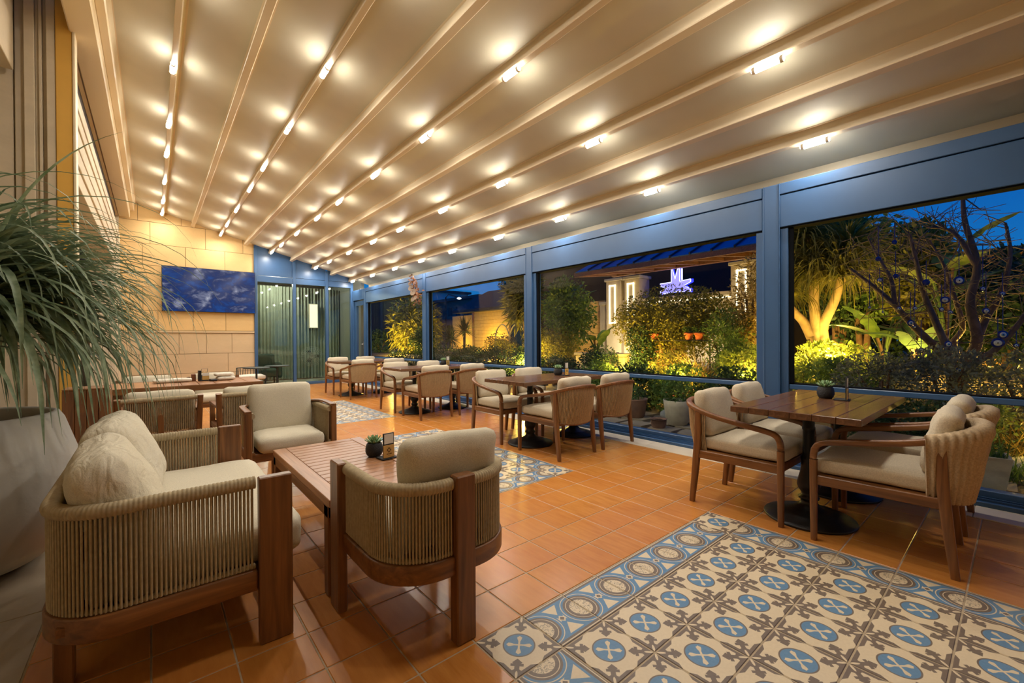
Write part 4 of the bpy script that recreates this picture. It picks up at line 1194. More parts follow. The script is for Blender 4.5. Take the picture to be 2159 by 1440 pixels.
# ------------------------------------------------------------------ fourth bay: lit palm and bead tree
tr = thing('lit_palm', 'pale floodlit trunk with drooping grassy crown outside the right window', 'tree', (8.0, 2.04, .55))
M_PALE = mat_plain('pale_bark', srgb(196, 168, 128), .85, var=.15, nscale=12, bmp=.4, bscale=30)
for pts, r_ in (([(0, .03, 0), (0, .03, .45), (.0, .02, .75), (0, .06, 1.15), (.02, .05, 1.6)], .085), ([(.02, -.05, 0), (.02, -.06, .5), (0, -.06, .78), (0, -.2, 1.14), (0, -.3, 1.5)], .08), ([(-.02, .08, .6), (0, .2, .85), (0, .32, 1.0), (0, .46, 1.2)], .07), ([(.05, .05, .7), (.12, .1, 1.0), (.15, .12, 1.5)], .03)):
    MB().tube(smooth_path(pts, 14), r_, 12, scale=[1.15 - .035 * i for i in range(14)]).build('trunk', M_PALE, tr)
mb = MB(); rs = random.Random(8)
for hx, hy, hz, nn in ((.02, .05, 1.65, 300), (0, -.3, 1.55, 420), (0, .46, 1.35, 280), (.15, .12, 1.8, 280), (.1, -.35, 1.95, 300), (0, .2, 2.2, 300)):
    for k in range(nn):
        mb.add(*blade((hx, hy, hz), rs.uniform(-PI, PI), rs.uniform(-.3, 1.3), rs.uniform(.5, .95), rs.uniform(.010, .018), rs.uniform(2.2, 3.6), 7), None, True)
tag(mb.build('crown', LEAF['olive'], tr), kind='stuff')
bush('yellow lit low shrub at the foot of the pale trunk', (7.55, 1.75, .4), .78, (.45, .55, .30), 3000, 'bright', seed=1)
bush('yellow green shrub beside the window post in the right bay', (6.9, 2.0, .35), .62, (.4, .4, .35), 2600, 'bright', seed=2)
bush('dark green shrub left of the dark bed in the right bay', (6.6, 1.45, .2), .58, (.4, .4, .28), 2400, 'green', seed=3)
for k, (y, h_, lab) in enumerate(((1.0, .62, 'left'), (.5, .66, 'middle'), (-.05, .62, 'right'))):
    bush(f'grey green low shrub, {lab} one of the dark bed under the bead tree', (6.25, y, .1), h_, (.5, .42, .36), 4200, 'grey', (.045, .010), seed=4 + k)
for k, (y, lab) in enumerate(((.95, 'left'), (.35, 'middle'))):
    bush(f'dark low shrub below the sill outside the right window, {lab} one', (5.75, y, 0), .28, (.35, .40, .30), 3000, 'dark', (.05, .012), seed=14 + k)
tuft('straw coloured lit grass at the right edge outside the window', (5.9, -.02, .1), 260, .55, .006, 'straw', (.3, 1.4), 1.8, seed=3, spread=.12)
tuft('green grass beside the pale rocks outside', (5.3, .08, -.02), 160, .28, .005, 'green', (.4, 1.4), 2.2, seed=4, spread=.10)
bt = thing('bead_tree', 'bare branching tree hung with blue eye beads', 'tree', (6.8, .46, .3))
M_BARK2 = mat_plain('grey_bark', srgb(92, 78, 70), .9, var=.3, nscale=10, bmp=.6, bscale=30)
BR = [([(6.8, .46, .35), (6.8, .462, .73), (6.8, .611, 1.015), (6.75, .788, 1.261), (6.7, .953, 1.52), (6.7, 1.15, 1.766), (6.65, 1.358, 1.996)], .045),
      ([(6.75, .48, .5), (6.65, .502, .84), (6.6, .538, 1.097), (6.6, .649, 1.466), (6.6, .706, 1.681), (6.55, .744, 1.952), (6.5, .80, 2.3)], .038),
      ([(6.85, .44, .4), (6.9, .413, .778), (6.9, .306, 1.095), (6.9, .359, 1.513), (6.9, .305, 1.924), (6.9, .394, 2.408), (6.9, .412, 2.7)], .05),
      ([(6.8, .42, .5), (6.7, .366, .791), (6.7, .18, .998), (6.7, .005, 1.288), (6.7, -.116, 1.564), (6.65, -.25, 1.8)], .034),
      ([(6.9, .305, 1.924), (6.9, .448, 2.261), (6.9, .561, 2.379), (6.9, .7, 2.42)], .028), ([(6.7, .953, 1.52), (6.75, .995, 1.836), (6.8, 1.126, 2.141), (6.8, 1.217, 2.39)], .022),
      ([(6.9, .306, 1.1), (7.0, .24, 1.35), (7.0, .137, 1.605), (7.0, .07, 2.003), (7.0, .103, 2.363)], .03), ([(6.9, .45, .9), (7.1, .5, 1.093), (7.1, .425, 1.256), (7.1, .5, 1.642), (7.1, .577, 1.982), (7.1, .7, 2.3)], .028)]
rs = random.Random(12); base = Vector((6.8, .46, .3))
for pts, r_ in BR:
    sp_ = smooth_path([tuple(Vector(p) - base) for p in pts], 22)
    b_ = MB().tube(sp_, r_, 8, scale=[1.25 - .042 * i for i in range(22)]).build('branch', M_BARK2, bt)
    tw = MB()
    for k in range(26):
        p = sp_[rs.randrange(7, 22)]; d = Vector((rs.gauss(0, .5), rs.gauss(0, 1), rs.gauss(.3, .8))).normalized(); L = rs.uniform(.15, .5)
        q = p + d * L * .5 + Vector((0, 0, rs.uniform(-.05, .06))); e = q + (d + Vector((rs.gauss(0, .5), rs.gauss(0, .6), rs.gauss(0, .6)))) * L * .5
        tw.tube([tuple(p), tuple(q), tuple(e)], rs.uniform(.003, .008), 4, scale=[1, .8, .4])
        for z in range(2): tw.tube([tuple(q), tuple(q + Vector((rs.gauss(0, .1), rs.gauss(0, .13), rs.gauss(0, .12))))], .003, 4)
    tag(tw.build('twigs', M_BARK2, b_), kind='stuff')
EYES = [(1.061, 2.056, 1), (.922, 2.227, 1), (.885, 1.473, .8), (.751, 1.465, .8), (.788, 1.303, 1.3), (.52, 1.541, 1.4), (.413, 1.734, 1.6), (.495, 1.069, 1.3), (.147, 1.083, 1.7), (.113, 1.165, 1.5), (.417, .795, 1.2), (.705, 1.001, 1.0), (.225, 1.407, 1.1), (.662, 1.744, 1.3), (1.055, 1.813, .9), (.91, 1.839, 1), (.545, 1.441, .9), (.481, 1.408, .8), (1.14, 1.497, .6), (1.025, 1.437, .5), (.027, 1.059, .7), (.246, 1.631, .9), (.759, 1.261, .6), (.116, 1.574, .8)]
M_EBLUE = mat_plain('bead_blue', srgb(18, 34, 120), .15); M_EWHITE = mat_plain('bead_white', srgb(232, 226, 205), .2); M_ELIGHT = mat_plain('bead_light_blue', srgb(92, 160, 210), .2); M_EDOT = mat_plain('bead_black', srgb(8, 8, 12), .2)
GOLD = {5, 6, 8, 12, 16}
Me = T(0, 0, 0, 0, -PI / 2, 0)
EORD = 'first second third fourth fifth sixth seventh eighth ninth tenth eleventh twelfth thirteenth fourteenth fifteenth sixteenth seventeenth eighteenth nineteenth twentieth twenty-first twenty-second twenty-third twenty-fourth'.split()
rank = {k: i for i, k in enumerate(sorted(range(len(EYES)), key=lambda k: -EYES[k][0]))}
for k, (y, z, s_) in enumerate(EYES):
    look = 'plain dark blue' if k in (0, 1, 13, 15) else ('white centred' if k in GOLD else 'pale blue eyed')
    t = thing('eye_bead', f'{look} glass bead in the bare tree, {EORD[rank[k]]} bead from the left', 'ornament', (6.45 + .02 * (k % 3), y, z), .45 + .3 * math.sin(k * 2.1), 'eye beads in the bare tree')
    r_ = .028 * s_
    MB().lathe([(.0005, -.006), (r_ * .8, -.006), (r_, 0), (r_ * .8, .006), (.0005, .006)], 20, Me, cap=False).build('disc', M_EBLUE, t)
    if k not in (0, 1, 13, 15):
        MB().lathe([(r_ * .62, .0055), (r_ * .58, .0085), (.0005, .0085)], 18, Me, cap=False).build('white_ring', M_EWHITE, t)
        MB().lathe([(r_ * .36, .008), (r_ * .33, .0105), (.0005, .0105)], 16, Me, cap=False).build('iris', M_EWHITE if k in GOLD else M_ELIGHT, t)
        MB().lathe([(r_ * .14, .010), (r_ * .12, .0125), (.0005, .0125)], 12, Me, cap=False).build('pupil', M_EDOT, t)
    MB().tube([(0, 0, r_ * .9), (.0, .0, r_ + rs.uniform(.12, .45))], .0035, 5).build('cord', M_EBLUE, t)
for k, (y, z, rad, m_, lab) in enumerate(((2.3, 2.3, (.95, .6, 1.15), 'dark', 'tall dark leafy tree behind the pale trunk'), (1.9, 2.5, (.9, .7, 1.0), 'green', 'leafy tree top behind the crown of the lit palm'), (1.15, 2.2, (.9, .5, .9), 'olive', 'olive leafy tree behind the bead tree'), (.1, 1.7, (.9, .55, .8), 'dark', 'dark leafy tree behind the right branches of the bead tree'))):
    bush(lab, (10.3, y, .55), z, rad, 5200, m_, (.13, .03), 'tree', 'leafy_tree', .05, 40 + k, 'leafy trees beyond the right window', .4, 4, 34)
banana('yellow lit broad leaf plant rising above the bead tree', (9.2, .72, .5), 2.1, 6, .75, .16, 'bright', 3)
banana('dark broad leaf plant behind the bead tree branches', (8.6, 1.35, .5), 1.0, 7, .7, .12, 'green', 4)
banana('broad leaf plant in the shade right of the pale trunk', (8.3, .95, .5), .7, 7, .6, .10, 'dark', 5)
M_OCHRE = mat_plain('ochre_wall', srgb(196, 150, 84), .8, var=.12)
tag(MB().box(12.0, 12.3, -3, 1.25, .4, 2.65, .01).box(11.9, 12.4, -3.1, 1.35, 2.65, 2.78, .01).build('garden_wall', M_OCHRE), 'ochre garden wall behind the bead tree', 'wall')
spot((7.55, 1.80, .78), 31, 'garden spotlight at the foot of the pale trunk')
spot((7.1, 2.15, .75), 7, 'garden spotlight among the shrubs beside the window post')
spot((11.4, .7, .9), 9, 'garden spotlight in front of the ochre wall')
spot((7.3, .22, .75), 14, 'garden spotlight behind the stems of the bead tree')
spot((9.2, 2.1, .85), 16, 'garden spotlight added to brighten the leafy trees behind the lit palm')  # added to brighten the background trees
spot((5.75, -.3, .2), 5, 'garden spotlight in the straw grass at the right')
spot((8.0, .9, .75), 9, 'garden spotlight under the broad leaf plants')

# ------------------------------------------------------------------ third bay: pillar wall, sign, pergola
M_RENDER = mat_plain('cream_render', srgb(200, 186, 158), .85, var=.08, nscale=6, bmp=.1)
pw = thing('pillar_wall', 'cream rendered garden wall with three lit pillars under the pergola', 'wall', (10, 5.5, .5))
MB().box(0, .3, -2.3, 2.4, -.1, 1.62, .01).build('wall_body', M_RENDER, pw); MB().box(-.05, .34, -2.3, 2.4, 1.62, 1.72, .01).build('wall_cap', M_RENDER, pw)
M_LED = mat_emit('led_warm', (1, .84, .56), 4.0)
MB().box(-.045, -.02, -1.38, .8, 1.575, 1.60).build('led_strip', M_LED, pw)
for y, w, zb in ((1.83, .25, 1.08), (1.23, .235, 1.08), (-1.6, .26, 1.08)):
    p = MB().box(-.12, .36, y - w, y + w, -.1, 2.26, .01).build('pillar', M_RENDER, pw); MB().box(-.16, .40, y - w - .04, y + w + .04, 2.26, 2.34, .01).build('pillar_cap', M_RENDER, p)
    f = MB(); yc = y + .03; a = .105
    for q in ((-.145, -.12, yc - a, yc - a + .028, zb, 2.15), (-.145, -.12, yc + a - .028, yc + a, zb, 2.15), (-.145, -.12, yc - a, yc + a, 2.122, 2.15), (-.145, -.12, yc - a, yc + a, zb, zb + .028)): f.box(*q)
    f.build('led_frame', M_LED, p)
M_BACK = mat_plain('dark_backing', srgb(44, 36, 34), .9, var=.15)
tag(MB().box(11.6, 11.75, 2.2, 12.5, .4, 4.4).build('dark_screen', M_BACK), 'dark screen wall behind the neon sign', 'wall')
sign = thing('neon_sign', 'glowing violet blue star shaped sign standing on the cream wall', 'sign', (9.94, 5.50, 2.22))
M_NEON = mat_emit('neon_face', (.30, .28, 1.0), 1.15); M_NEON2 = mat_emit('neon_edge', (.66, .64, 1.0), 1.6); M_NSIDE = mat_emit('neon_side', (.02, .03, 1.0), 2.2)
star = [(-.10, .64), (-.065, .64), (0, .40), (.065, .64), (.12, .64), (.12, .33), (.40, .36), (.40, .29), (.24, .22), (.40, .12), (.40, .05), (.12, .08), (-.1, .08), (-.40, .05), (-.40, .12), (-.22, .20), (-.40, .25), (-.40, .32), (-.10, .33)]
MS = Matrix(((0, 0, 1, 0), (-1, 0, 0, 0), (0, 1, 0, 0), (0, 0, 0, 1)))
MB().prism(star, -.03, .0, MS).build('face', M_NEON, sign)
MB().prism([(x * 1.07, y * 1.04 - .01) for x, y in star], .001, .06, MS).build('return', M_NSIDE, sign)
e_ = MB()
for a, c in zip(star, star[1:] + star[:1]): e_.tube([(-.034, -a[0], a[1]), (-.034, -c[0], c[1])], .009, 5)
e_.build('edge_tube', M_NEON2, sign)
MB().box(-.03, 0, -.185, -.155, .36, .64).build('letter_bar', M_NEON2, sign)
for s in (-.2, .2): MB().box(.0, .03, s - .015, s + .015, -.02, .1).build('bracket', M_IRON, sign)
pg = thing('pergola_roof', 'blue standing seam lean-to roof on brown rafters beyond the third bay', 'roof', (8.0, 4.5, 2.77))
M_SEAM = mat_plain('blue_metal_roof', srgb(20, 84, 150), .4, .3); M_SEAMD = mat_plain('roof_seam', srgb(8, 24, 48), .5)
ang = math.atan2(.75, 1.6); Lr = math.hypot(.75, 1.6)
for k in range(11):
    y0 = -2.05 + k * .42
    MB().box(0, Lr, y0 + .012, y0 + .408, 0, .02, 0, T(0, 0, 0, 0, -ang, 0)).build('roof_sheet', M_SEAM, pg)
    MB().box(-.01, Lr, y0 - .014, y0 + .014, 0, .055, 0, T(0, 0, 0, 0, -ang, 0)).build('seam', M_SEAMD, pg)
M_RAFT = mat_wood('rafter_x', 'x', srgb(92, 58, 38), srgb(142, 96, 66), .6)
MR = T(0, 0, -.02, 0, -math.atan(.115), 0)
MB().box(0, .05, -2.07, 2.62, -.10, .02, .004).build('fascia', M_RAFT, pg)
MB().box(0.05, 1.55, -2.07, 2.60, .03, .045, 0, MR).build('ceiling_boards', M_RAFT, pg)
for k in range(9): MB().box(.05, 1.55, -2.0 + k * .56 - .035, -2.0 + k * .56 + .035, -.09, .03, .004, MR).build('rafter', M_RAFT, pg)
MB().box(1.52, 1.64, -2.07, 2.62, .05, .25, .004).build('wall_beam', M_RAFT, pg)
for y in (-1.98,): MB().box(1.52, 1.64, y - .05, y + .05, -2.3, .05, .004).build('post', M_RAFT, pg)
# planting in front of the wall
bush('large rounded yellow lit bush in front of the neon sign', (7.45, 4.25, .5), 1.45, (.6, 1.15, .66), 20000, 'olive', (.05, .015), seed=50, trunk=.035, clumps=80)
bush('dark feathery shrub right of the terracotta pots', (6.95, 3.0, .35), 1.05, (.4, .38, .55), 5200, 'green', (.055, .010), seed=51)
bush('slim yellow lit tree beside the post at the right of the third bay', (7.3, 2.72, .5), 1.65, (.4, .34, .75), 3600, 'straw', (.08, .010), 'tree', 'slim_tree', .03, 52)
bush('bright green shrub at the bottom right of the third bay', (6.7, 2.62, .3), .70, (.35, .35, .32), 2600, 'bright', (.06, .016), seed=53)
bush('low yellow lit shrub at the bottom of the third bay', (6.7, 3.75, .3), .62, (.35, .42, .30), 2800, 'olive', (.05, .014), seed=54)
bush('dark upright shrub in front of the orange wooden box', (7.0, 4.55, .35), .98, (.26, .26, .55), 3000, 'dark', (.06, .012), seed=55)
tuft('tall arching grass below the terracotta pots', (6.75, 3.35, .35), 150, .85, .006, 'straw', (.6, 1.3), 1.2, seed=6)
bush('tall green tree at the left of the third bay', (7.6, 6.95, .5), 1.75, (.6, .62, .85), 7000, 'green', (.08, .022), 'tree', 'leafy_tree', .04, 56, 'garden trees', .2, 5, 40)
bush('yellow lit shrub low at the left of the third bay', (7.1, 7.05, .4), .95, (.5, .75, .48), 6500, 'olive', (.05, .014), seed=57, clumps=40)
bush('dark shrub behind the sill at the left of the third bay', (6.5, 6.35, .2), .55, (.35, .6, .26), 3600, 'dark', (.05, .013), seed=58)
bush('dark low shrub left of the wooden box', (6.62, 5.25, .30), .68, (.3, .36, .34), 2600, 'dark', (.06, .012), seed=59)
banana('tall broad leaf plant behind the tree at the left of the third bay', (8.6, 7.85, .5), 1.9, 7, .8, .14, 'dark', 8)
banana('broad leaf plant beside the lit pillar', (7.9, 6.35, .5), .8, 6, .6, .11, 'green', 9)
tag(MB().box(7.0, 7.2, 4.95, 6.2, .2, .80, .02).box(6.97, 7.23, 4.93, 6.22, .80, .86, .01).build('low_wall', M_RENDER), 'low curved pale garden wall behind the second window table', 'wall')
M_OWOOD = mat_wood('orange_wood', 'z', srgb(150, 88, 36), srgb(196, 124, 56), .5)
wbx = thing('wooden_counter', 'orange lit wooden counter under the big bush', 'counter', (7.95, 4.85, .5))
for k in range(7): MB().box(-.02, .0, -.40 + k * .12, -.40 + k * .12 + .116, 0, .82, .003).build('plank', M_OWOOD, wbx)
MB().box(-.03, .5, -.42, .46, .82, .86, .004).build('counter_top', M_OWOOD, wbx); MB().box(0, .48, -.40, .44, 0, .82).build('carcass', M_OWOOD, wbx)
M_TPOT = mat_plain('terracotta_pot', srgb(196, 100, 62), .75, var=.12, nscale=20)
sh = thing('pot_rail', 'slim iron rail carrying terracotta pots in the bushes', 'rail', (7.0, 3.9, .45))
for y in (-.62, .58): MB().tube([(0, y, -.1), (0, y, .66)], .012, 6).build('upright', M_IRON, sh)
MB().box(-.06, .06, -.64, .60, .655, .67).build('shelf', M_IRON, sh)
for k, (y, lab) in enumerate(((4.3, 'leftmost terracotta pot on the iron rail'), (3.64, 'middle terracotta pot on the iron rail, left of a pair'), (3.46, 'rightmost terracotta pot on the iron rail'))):
    t = thing('terracotta_pot', lab, 'pot', (7.0, y, 1.121), 0, 'terracotta pots on the iron rail')
    MB().lathe([(.05, 0), (.072, .09), (.082, .09), (.084, .125), (.074, .125), (.070, .10)], 18).build('pot', M_TPOT, t)
    rg = np.random.default_rng(k); p, nr = cloud(160, (.08, .08, .07), rg, 6); p[:, 2] += .16
    tag(obj('foliage', quads_mesh('foliage', foliage_mesh(p, nr, .05, .01, rg)), LEAF['green'], t), kind='stuff')
spot((6.30, 4.35, .45), 30, 'garden spotlight added in front of the big rounded bush'); spot((6.35, 3.45, .45), 14, 'garden spotlight below the terracotta pots')  # spots added in front of the planting to light its window-facing sides
spot((7.45, 4.95, .72), 8, 'garden spotlight at the wooden counter', (1, .55, .08)); spot((6.35, 7.1, .5), 36, 'garden spotlight at the left of the third bay')
spot((6.4, 2.5, .5), 9, 'garden spotlight under the slim tree'); spot((9.2, 6.7, .75), 7, 'garden spotlight in front of the lit pillars', (1, .85, .6)); spot((9.2, 4.6, .75), 5, 'garden spotlight at the cream wall', (1, .85, .6))

# ------------------------------------------------------------------ first and second bay: hut, heart arch, far houses
M_HUT = mat_plain('hut_boards', srgb(204, 168, 100), .75, var=.1)
hut = thing('garden_hut', 'small garden hut with floodlit board wall and dark hipped roof', 'hut', (14.0, 18.3, .5))
for k in range(12): MB().box(-.02, .02, -1.5, 1.7, .02 + k * .19, .02 + k * .19 + .183, .004).build('wall_board', M_HUT, hut)
MB().box(.02, 3.0, -1.5, 1.7, 0, 2.3).build('body', M_HUT, hut)
for y in (-1.55, 1.72): MB().box(-.06, .06, y - .07, y + .07, 0, 2.3, .004).build('corner_post', M_RAFT, hut)
MB().box(.4, .5, 1.75, 4.6, 0, 2.1).build('side_wall', M_HUT, hut)
rv = [(-.5, -2.2, 2.2), (3.5, -2.2, 2.2), (3.5, 3.2, 2.2), (-.5, 3.2, 2.2), (1.2, -.2, 3.5), (1.2, 2.0, 3.5), (-.5, -2.2, 2.35), (3.5, -2.2, 2.35), (3.5, 3.2, 2.35), (-.5, 3.2, 2.35)]
MB().add(rv, [(3, 2, 1, 0), (0, 1, 7, 6), (1, 2, 8, 7), (2, 3, 9, 8), (3, 0, 6, 9), (6, 7, 4), (7, 8, 5, 4), (8, 9, 5), (9, 6, 4, 5)]).build('roof', mat_plain('dark_roof', srgb(20, 24, 32), .7, var=.15), hut)
M_ARCH = mat_plain('arch_metal', srgb(196, 186, 140), .5)
ha = thing('heart_arch', 'pale metal heart shaped garden arch in front of the hut', 'arch', (9.0, 10.8, .55))
hp = [(0, .62, -.02), (0, .72, .30), (0, .78, .62), (0, .70, .92), (0, .46, 1.10), (0, .20, 1.0), (0, .02, .70), (0, -.14, 1.0), (0, -.40, 1.10), (0, -.66, .92), (0, -.74, .62), (0, -.60, .25), (0, -.55, -.02)]
MB().tube(smooth_path(hp[:7], 26), .022, 8).build('arch_half', M_ARCH, ha); MB().tube(smooth_path(hp[6:], 26), .022, 8).build('arch_half', M_ARCH, ha)
MB().tube([(0, .02, -.02), (0, .02, .7)], .014, 6).build('centre_bar', M_ARCH, ha)
for k, (y, lab) in enumerate(((7.6, 'rightmost'), (8.6, 'third'), (9.6, 'second'), (10.7, 'leftmost'))):
    bush(f'dark clipped shrub below the second bay, {lab} from the left' if k in (1, 2) else f'dark clipped shrub below the second bay, {lab} one', (6.5, y, .25), .58, (.45, .62, .40), 3800, 'dark', (.05, .014), seed=70 + k)
bush('feathery palm like tree at the right of the second bay', (8.2, 9.05, .5), 2.25, (.5, .55, .95), 2600, 'olive', (.34, .022), 'tree', 'feather_palm', .05, 75, 'garden trees', .7, 3, 14)
bush('orange lit shrub in front of the hut wall', (11.0, 13.7, .55), .9, (.6, .8, .5), 3000, 'straw', (.08, .02), seed=76)
bush('small shrub beside the heart arch', (8.4, 10.4, .55), .8, (.35, .5, .35), 2400, 'olive', (.06, .016), seed=77)
tuft('spiky palm fronds behind the heart arch', (9.4, 10.3, .55), 90, .8, .018, 'bright', (.5, 1.4), .7, seed=9)
for k, (x, y, z, lab) in enumerate(((12.0, 18.0, .5, 'spiky dark yucca in front of the hut'), (11.8, 19.0, .5, 'smaller spiky yucca left of the hut wall'))):
    t = tuft(lab, (x, y, z + (1.1 if k == 0 else .7)), 130, .8, .03, 'dark', (-.6, 1.5), .5, 'yucca', 'plant', 'yuccas at the hut', 20 + k)
    MB().tube([(0, 0, -1.15 if k == 0 else -.75), (0.03, 0, 0)], .07, 8).build('trunk', M_BARK, t)
bush('tall lit bamboo clump in the farthest bay', (8.5, 16.6, .5), 1.7, (1.0, 1.3, 1.25), 5200, 'olive', (.26, .028), 'bamboo', 'bamboo_clump', .03, 80, 'garden trees', .8, 9, 30)
bush('dark round shrub right of the bamboo in the farthest bay', (7.2, 13.2, .5), 1.05, (.5, .6, .6), 3000, 'dark', (.07, .02), seed=81)
bush('dark shrub at the left of the farthest bay', (8.0, 18.9, .5), 1.0, (.7, .9, .6), 3000, 'dark', (.09, .025), seed=82)
bush('low dark hedge below the farthest bay', (6.6, 13.0, .25), .45, (.4, 1.8, .35), 4200, 'dark', (.06, .016), seed=83, clumps=50)
spot((7.0, 15.4, .62), 95, 'garden spotlight under the bamboo'); spot((7.3, 14.0, .6), 14, 'garden spotlight beside the round shrub')
spot((13.1, 17.9, .75), 34, 'garden spotlight at the hut wall', (1, .62, .08)); spot((13.4, 21.4, .75), 16, 'garden spotlight at the side of the hut', (1, .62, .08)); spot((7.4, 9.6, .62), 22, 'garden spotlight beside the heart arch')
M_FAR = mat_plain('far_render', srgb(112, 104, 98), .85, var=.1); M_FARB = mat_plain('far_pale', srgb(214, 220, 226), .85, var=.08); M_FARD = mat_plain('far_dark', srgb(40, 44, 54), .5); M_FARR = mat_plain('far_brick', srgb(120, 72, 62), .8)
def house(label, loc, sx, sy, h, floors, cols, mat, rz=0.0):
    t = thing('apartment_house', label, 'building', loc, rz, 'houses beyond the garden')
    MB().box(0, sx, -sy / 2, sy / 2, 0, h).build('wall', mat, t); MB().box(-.5, sx + .3, -sy / 2 - .4, sy / 2 + .4, h, h + .3).build('roof', M_FARD, t)
    for f in range(floors):
        z0 = .9 + f * (h - .6) / floors
        for c in range(cols):
            y0 = -sy / 2 + (c + .25) * sy / cols; w_ = MB().box(-.05, .02, y0, y0 + sy / cols * .5, z0, z0 + 1.3).build('window', M_FARD, t)
            MB().box(-.08, -.05, y0 + sy / cols * .24, y0 + sy / cols * .27, z0, z0 + 1.3).build('glazing_bar', M_FAR, w_)
        if f: MB().box(-.9, 0, -sy / 2, sy / 2, z0 - .75, z0 - .55).box(-.9, -.84, -sy / 2, sy / 2, z0 - .55, z0 + .25).build('balcony', M_FAR, t)
house('grey house with balconies above the hut roof, at the right', (24, 30.5, .3), 8, 6, 4.6, 2, 4, M_FAR)
house('long pale house behind the street lamp', (26, 41.0, .3), 8, 10, 5.2, 2, 6, M_FAR)
house('pale blue house seen over the bamboo in the farthest bay', (24, 53, .3), 9, 9, 7.0, 3, 4, M_FARB)
house('brick house at the left of the farthest bay', (17, 44.5, .3), 5, 4.5, 5.2, 2, 3, M_FARR)
for k, (x, y, h_, lab) in enumerate(((37, 45, 10.0, 'dark conifer above the roof of the grey house'), (37, 42, 9.2, 'low dark tree top right of the conifer'))):
    bush(lab, (x, y, .3), h_ - 1.2, (1.0, 1.0, 1.5 if k == 0 else .9), 900, 'dark', (.5, .08), 'tree', 'far_tree', .15, 90 + k, 'far trees', 0, 2, 14)
sl_ = thing('street_lamp', 'street lamp shining above the garden in the second bay', 'lamp', (12.0, 18.44, .3))
MB().tube([(0, 1.3, 0), (0, 1.3, 3.1), (0, 1.0, 3.25), (0, 0, 3.0)], .04, 8).build('pole', M_IRON, sl_)
MB().lathe([(.0005, .05), (.10, .02), (.11, -.02), (.0005, -.05)], 14, T(0, 0, 2.965), cap=False).build('lantern', mat_emit('street_glow', (1, .93, .8), 14.0), sl_)

# ------------------------------------------------------------------ pots just outside the glass
M_CPOT = mat_plain('concrete_pot', srgb(176, 164, 142), .9, var=.15, nscale=8, bmp=.25); M_BPOT = mat_plain('aged_clay_pot', srgb(138, 104, 86), .9, var=.2, nscale=8, bmp=.3)
def outside_pot(label, loc, prof, mat, plant, seed, pn=900, prad=(.18, .18, .2), pz=.42):
    t = thing('plant_pot', label, 'pot', loc, 0, 'pots outside the windows')
    MB().lathe(prof, 28).build('pot', mat, t); r_ = prof[-1][0]; MB().lathe([(.0005, prof[-1][1]), (r_ + .004, prof[-1][1])], 20, cap=False).build('soil', M_SOIL, t)
    if plant:
        rg = np.random.default_rng(seed); p, nr = cloud(pn, prad, rg, 14); p[:, 2] += pz; tag(obj('foliage', quads_mesh('foliage', foliage_mesh(p, nr, .045, .010, rg)), LEAF[plant], t), kind='stuff')
        if seed == 2:
            for k in range(7):
                a = k * 2.4; MB().lathe([(.0005, .0), (.016, .006), (.008, .016)], 8, T(.15 * math.cos(a), .15 * math.sin(a), .40 + .03 * (k % 4)), cap=False).build('flower', mat_flower, t)
mat_flower = mat_plain('orange_flower', srgb(214, 110, 48), .7)
outside_pot('large pale concrete pot with flowering plant outside the glass', (5.42, 2.98, -.015), [(.115, 0), (.15, .06), (.175, .25), (.185, .335), (.17, .335), (.165, .30)], M_CPOT, 'green', 2)
outside_pot('aged brown clay pot with small plant outside the glass', (5.42, 3.66, -.015), [(.12, 0), (.15, .04), (.185, .27), (.195, .29), (.178, .29), (.17, .25)], M_BPOT, 'green', 3, 260, (.12, .12, .10), .34)
outside_pot('small empty clay bowl beside the concrete pot', (5.03, 3.03, -.015), [(.075, 0), (.095, .05), (.10, .12), (.112, .125), (.095, .125), (.09, .10)], M_BPOT, None, 4)
sp2 = thing('square_planter', 'square tapered concrete planter with grass outside the right window', 'planter', (4.70, .17, -.015), .12)
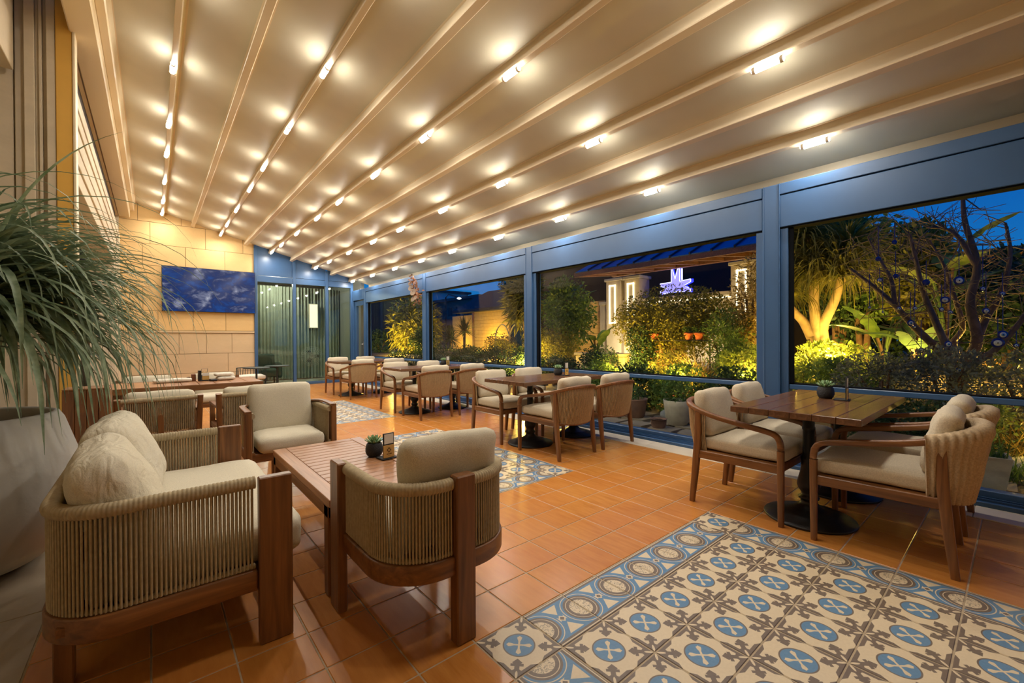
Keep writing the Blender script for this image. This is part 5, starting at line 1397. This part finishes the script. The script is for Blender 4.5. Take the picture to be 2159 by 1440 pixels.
MB().add([(x * w, y * w, z) for z, w in ((0, .085), (.30, .125), (.30, .105), (.26, .10)) for x, y in ((-1, -1), (1, -1), (1, 1), (-1, 1))],
         [(3, 2, 1, 0)] + [(a * 4 + k, a * 4 + (k + 1) % 4, a * 4 + 4 + (k + 1) % 4, a * 4 + 4 + k) for a in range(3) for k in range(4)] + [(12, 13, 14, 15)]).build('box', M_CPOT, sp2)
mb = MB(); rs = random.Random(4)
for k in range(120): mb.add(*blade((rs.gauss(0, .04), rs.gauss(0, .04), .26), rs.uniform(-PI, PI), rs.uniform(.6, 1.5), rs.uniform(.12, .3), .005, 2.4, 6), None, True)
tag(mb.build('grass', LEAF['green'], sp2), kind='stuff')
bush('yellow flowering shrub outside behind the square planter', (5.05, .16, -.02), .50, (.14, .16, .16), 700, 'bright', (.04, .012), seed=95, trunk=.006)
for k, (y, lab) in enumerate(((2.55, 'rightmost'), (3.3, 'third'), (4.1, 'second'), (4.9, 'leftmost'))):
    bush(f'leafy green shrub below the third bay sill, {lab} from the left' if k in (1, 2) else f'leafy green shrub below the third bay sill, {lab} one', (6.1, y, .0), .36, (.32, .48, .36), 3400, 'green' if k % 2 else 'dark', (.06, .016), seed=96 + k)
# ------------------------------------------------------------------ backdrop hedges that close the garden
bush('tall dark hedge closing the garden behind the lit palm', (12.8, 3.0, .55), 1.9, (.6, 1.7, 1.6), 5200, 'dark', (.16, .045), 'hedge', 'hedge', .05, 120, 'backdrop hedges', 0, 4, 60)
bush('dark hedge between the bead tree and the ochre wall', (10.9, 1.0, .55), 1.25, (.5, 1.3, .75), 5200, 'dark', (.12, .035), 'hedge', 'hedge', .04, 121, 'backdrop hedges', 0, 4, 50)
bush('dark hedge at the right edge behind the bead tree', (9.6, -.55, .55), 1.3, (.5, .8, .85), 4200, 'dark', (.11, .032), 'hedge', 'hedge', .04, 122, 'backdrop hedges', 0, 4, 40)
fw = thing('fence_panel', 'lit wooden fence panel left of the pillars', 'fence', (10.15, 8.45, .5))
for k in range(11): MB().box(-.02, .02, -.65, .65, .02 + k * .16, .02 + k * .16 + .152, .003).build('board', M_HUT, fw)
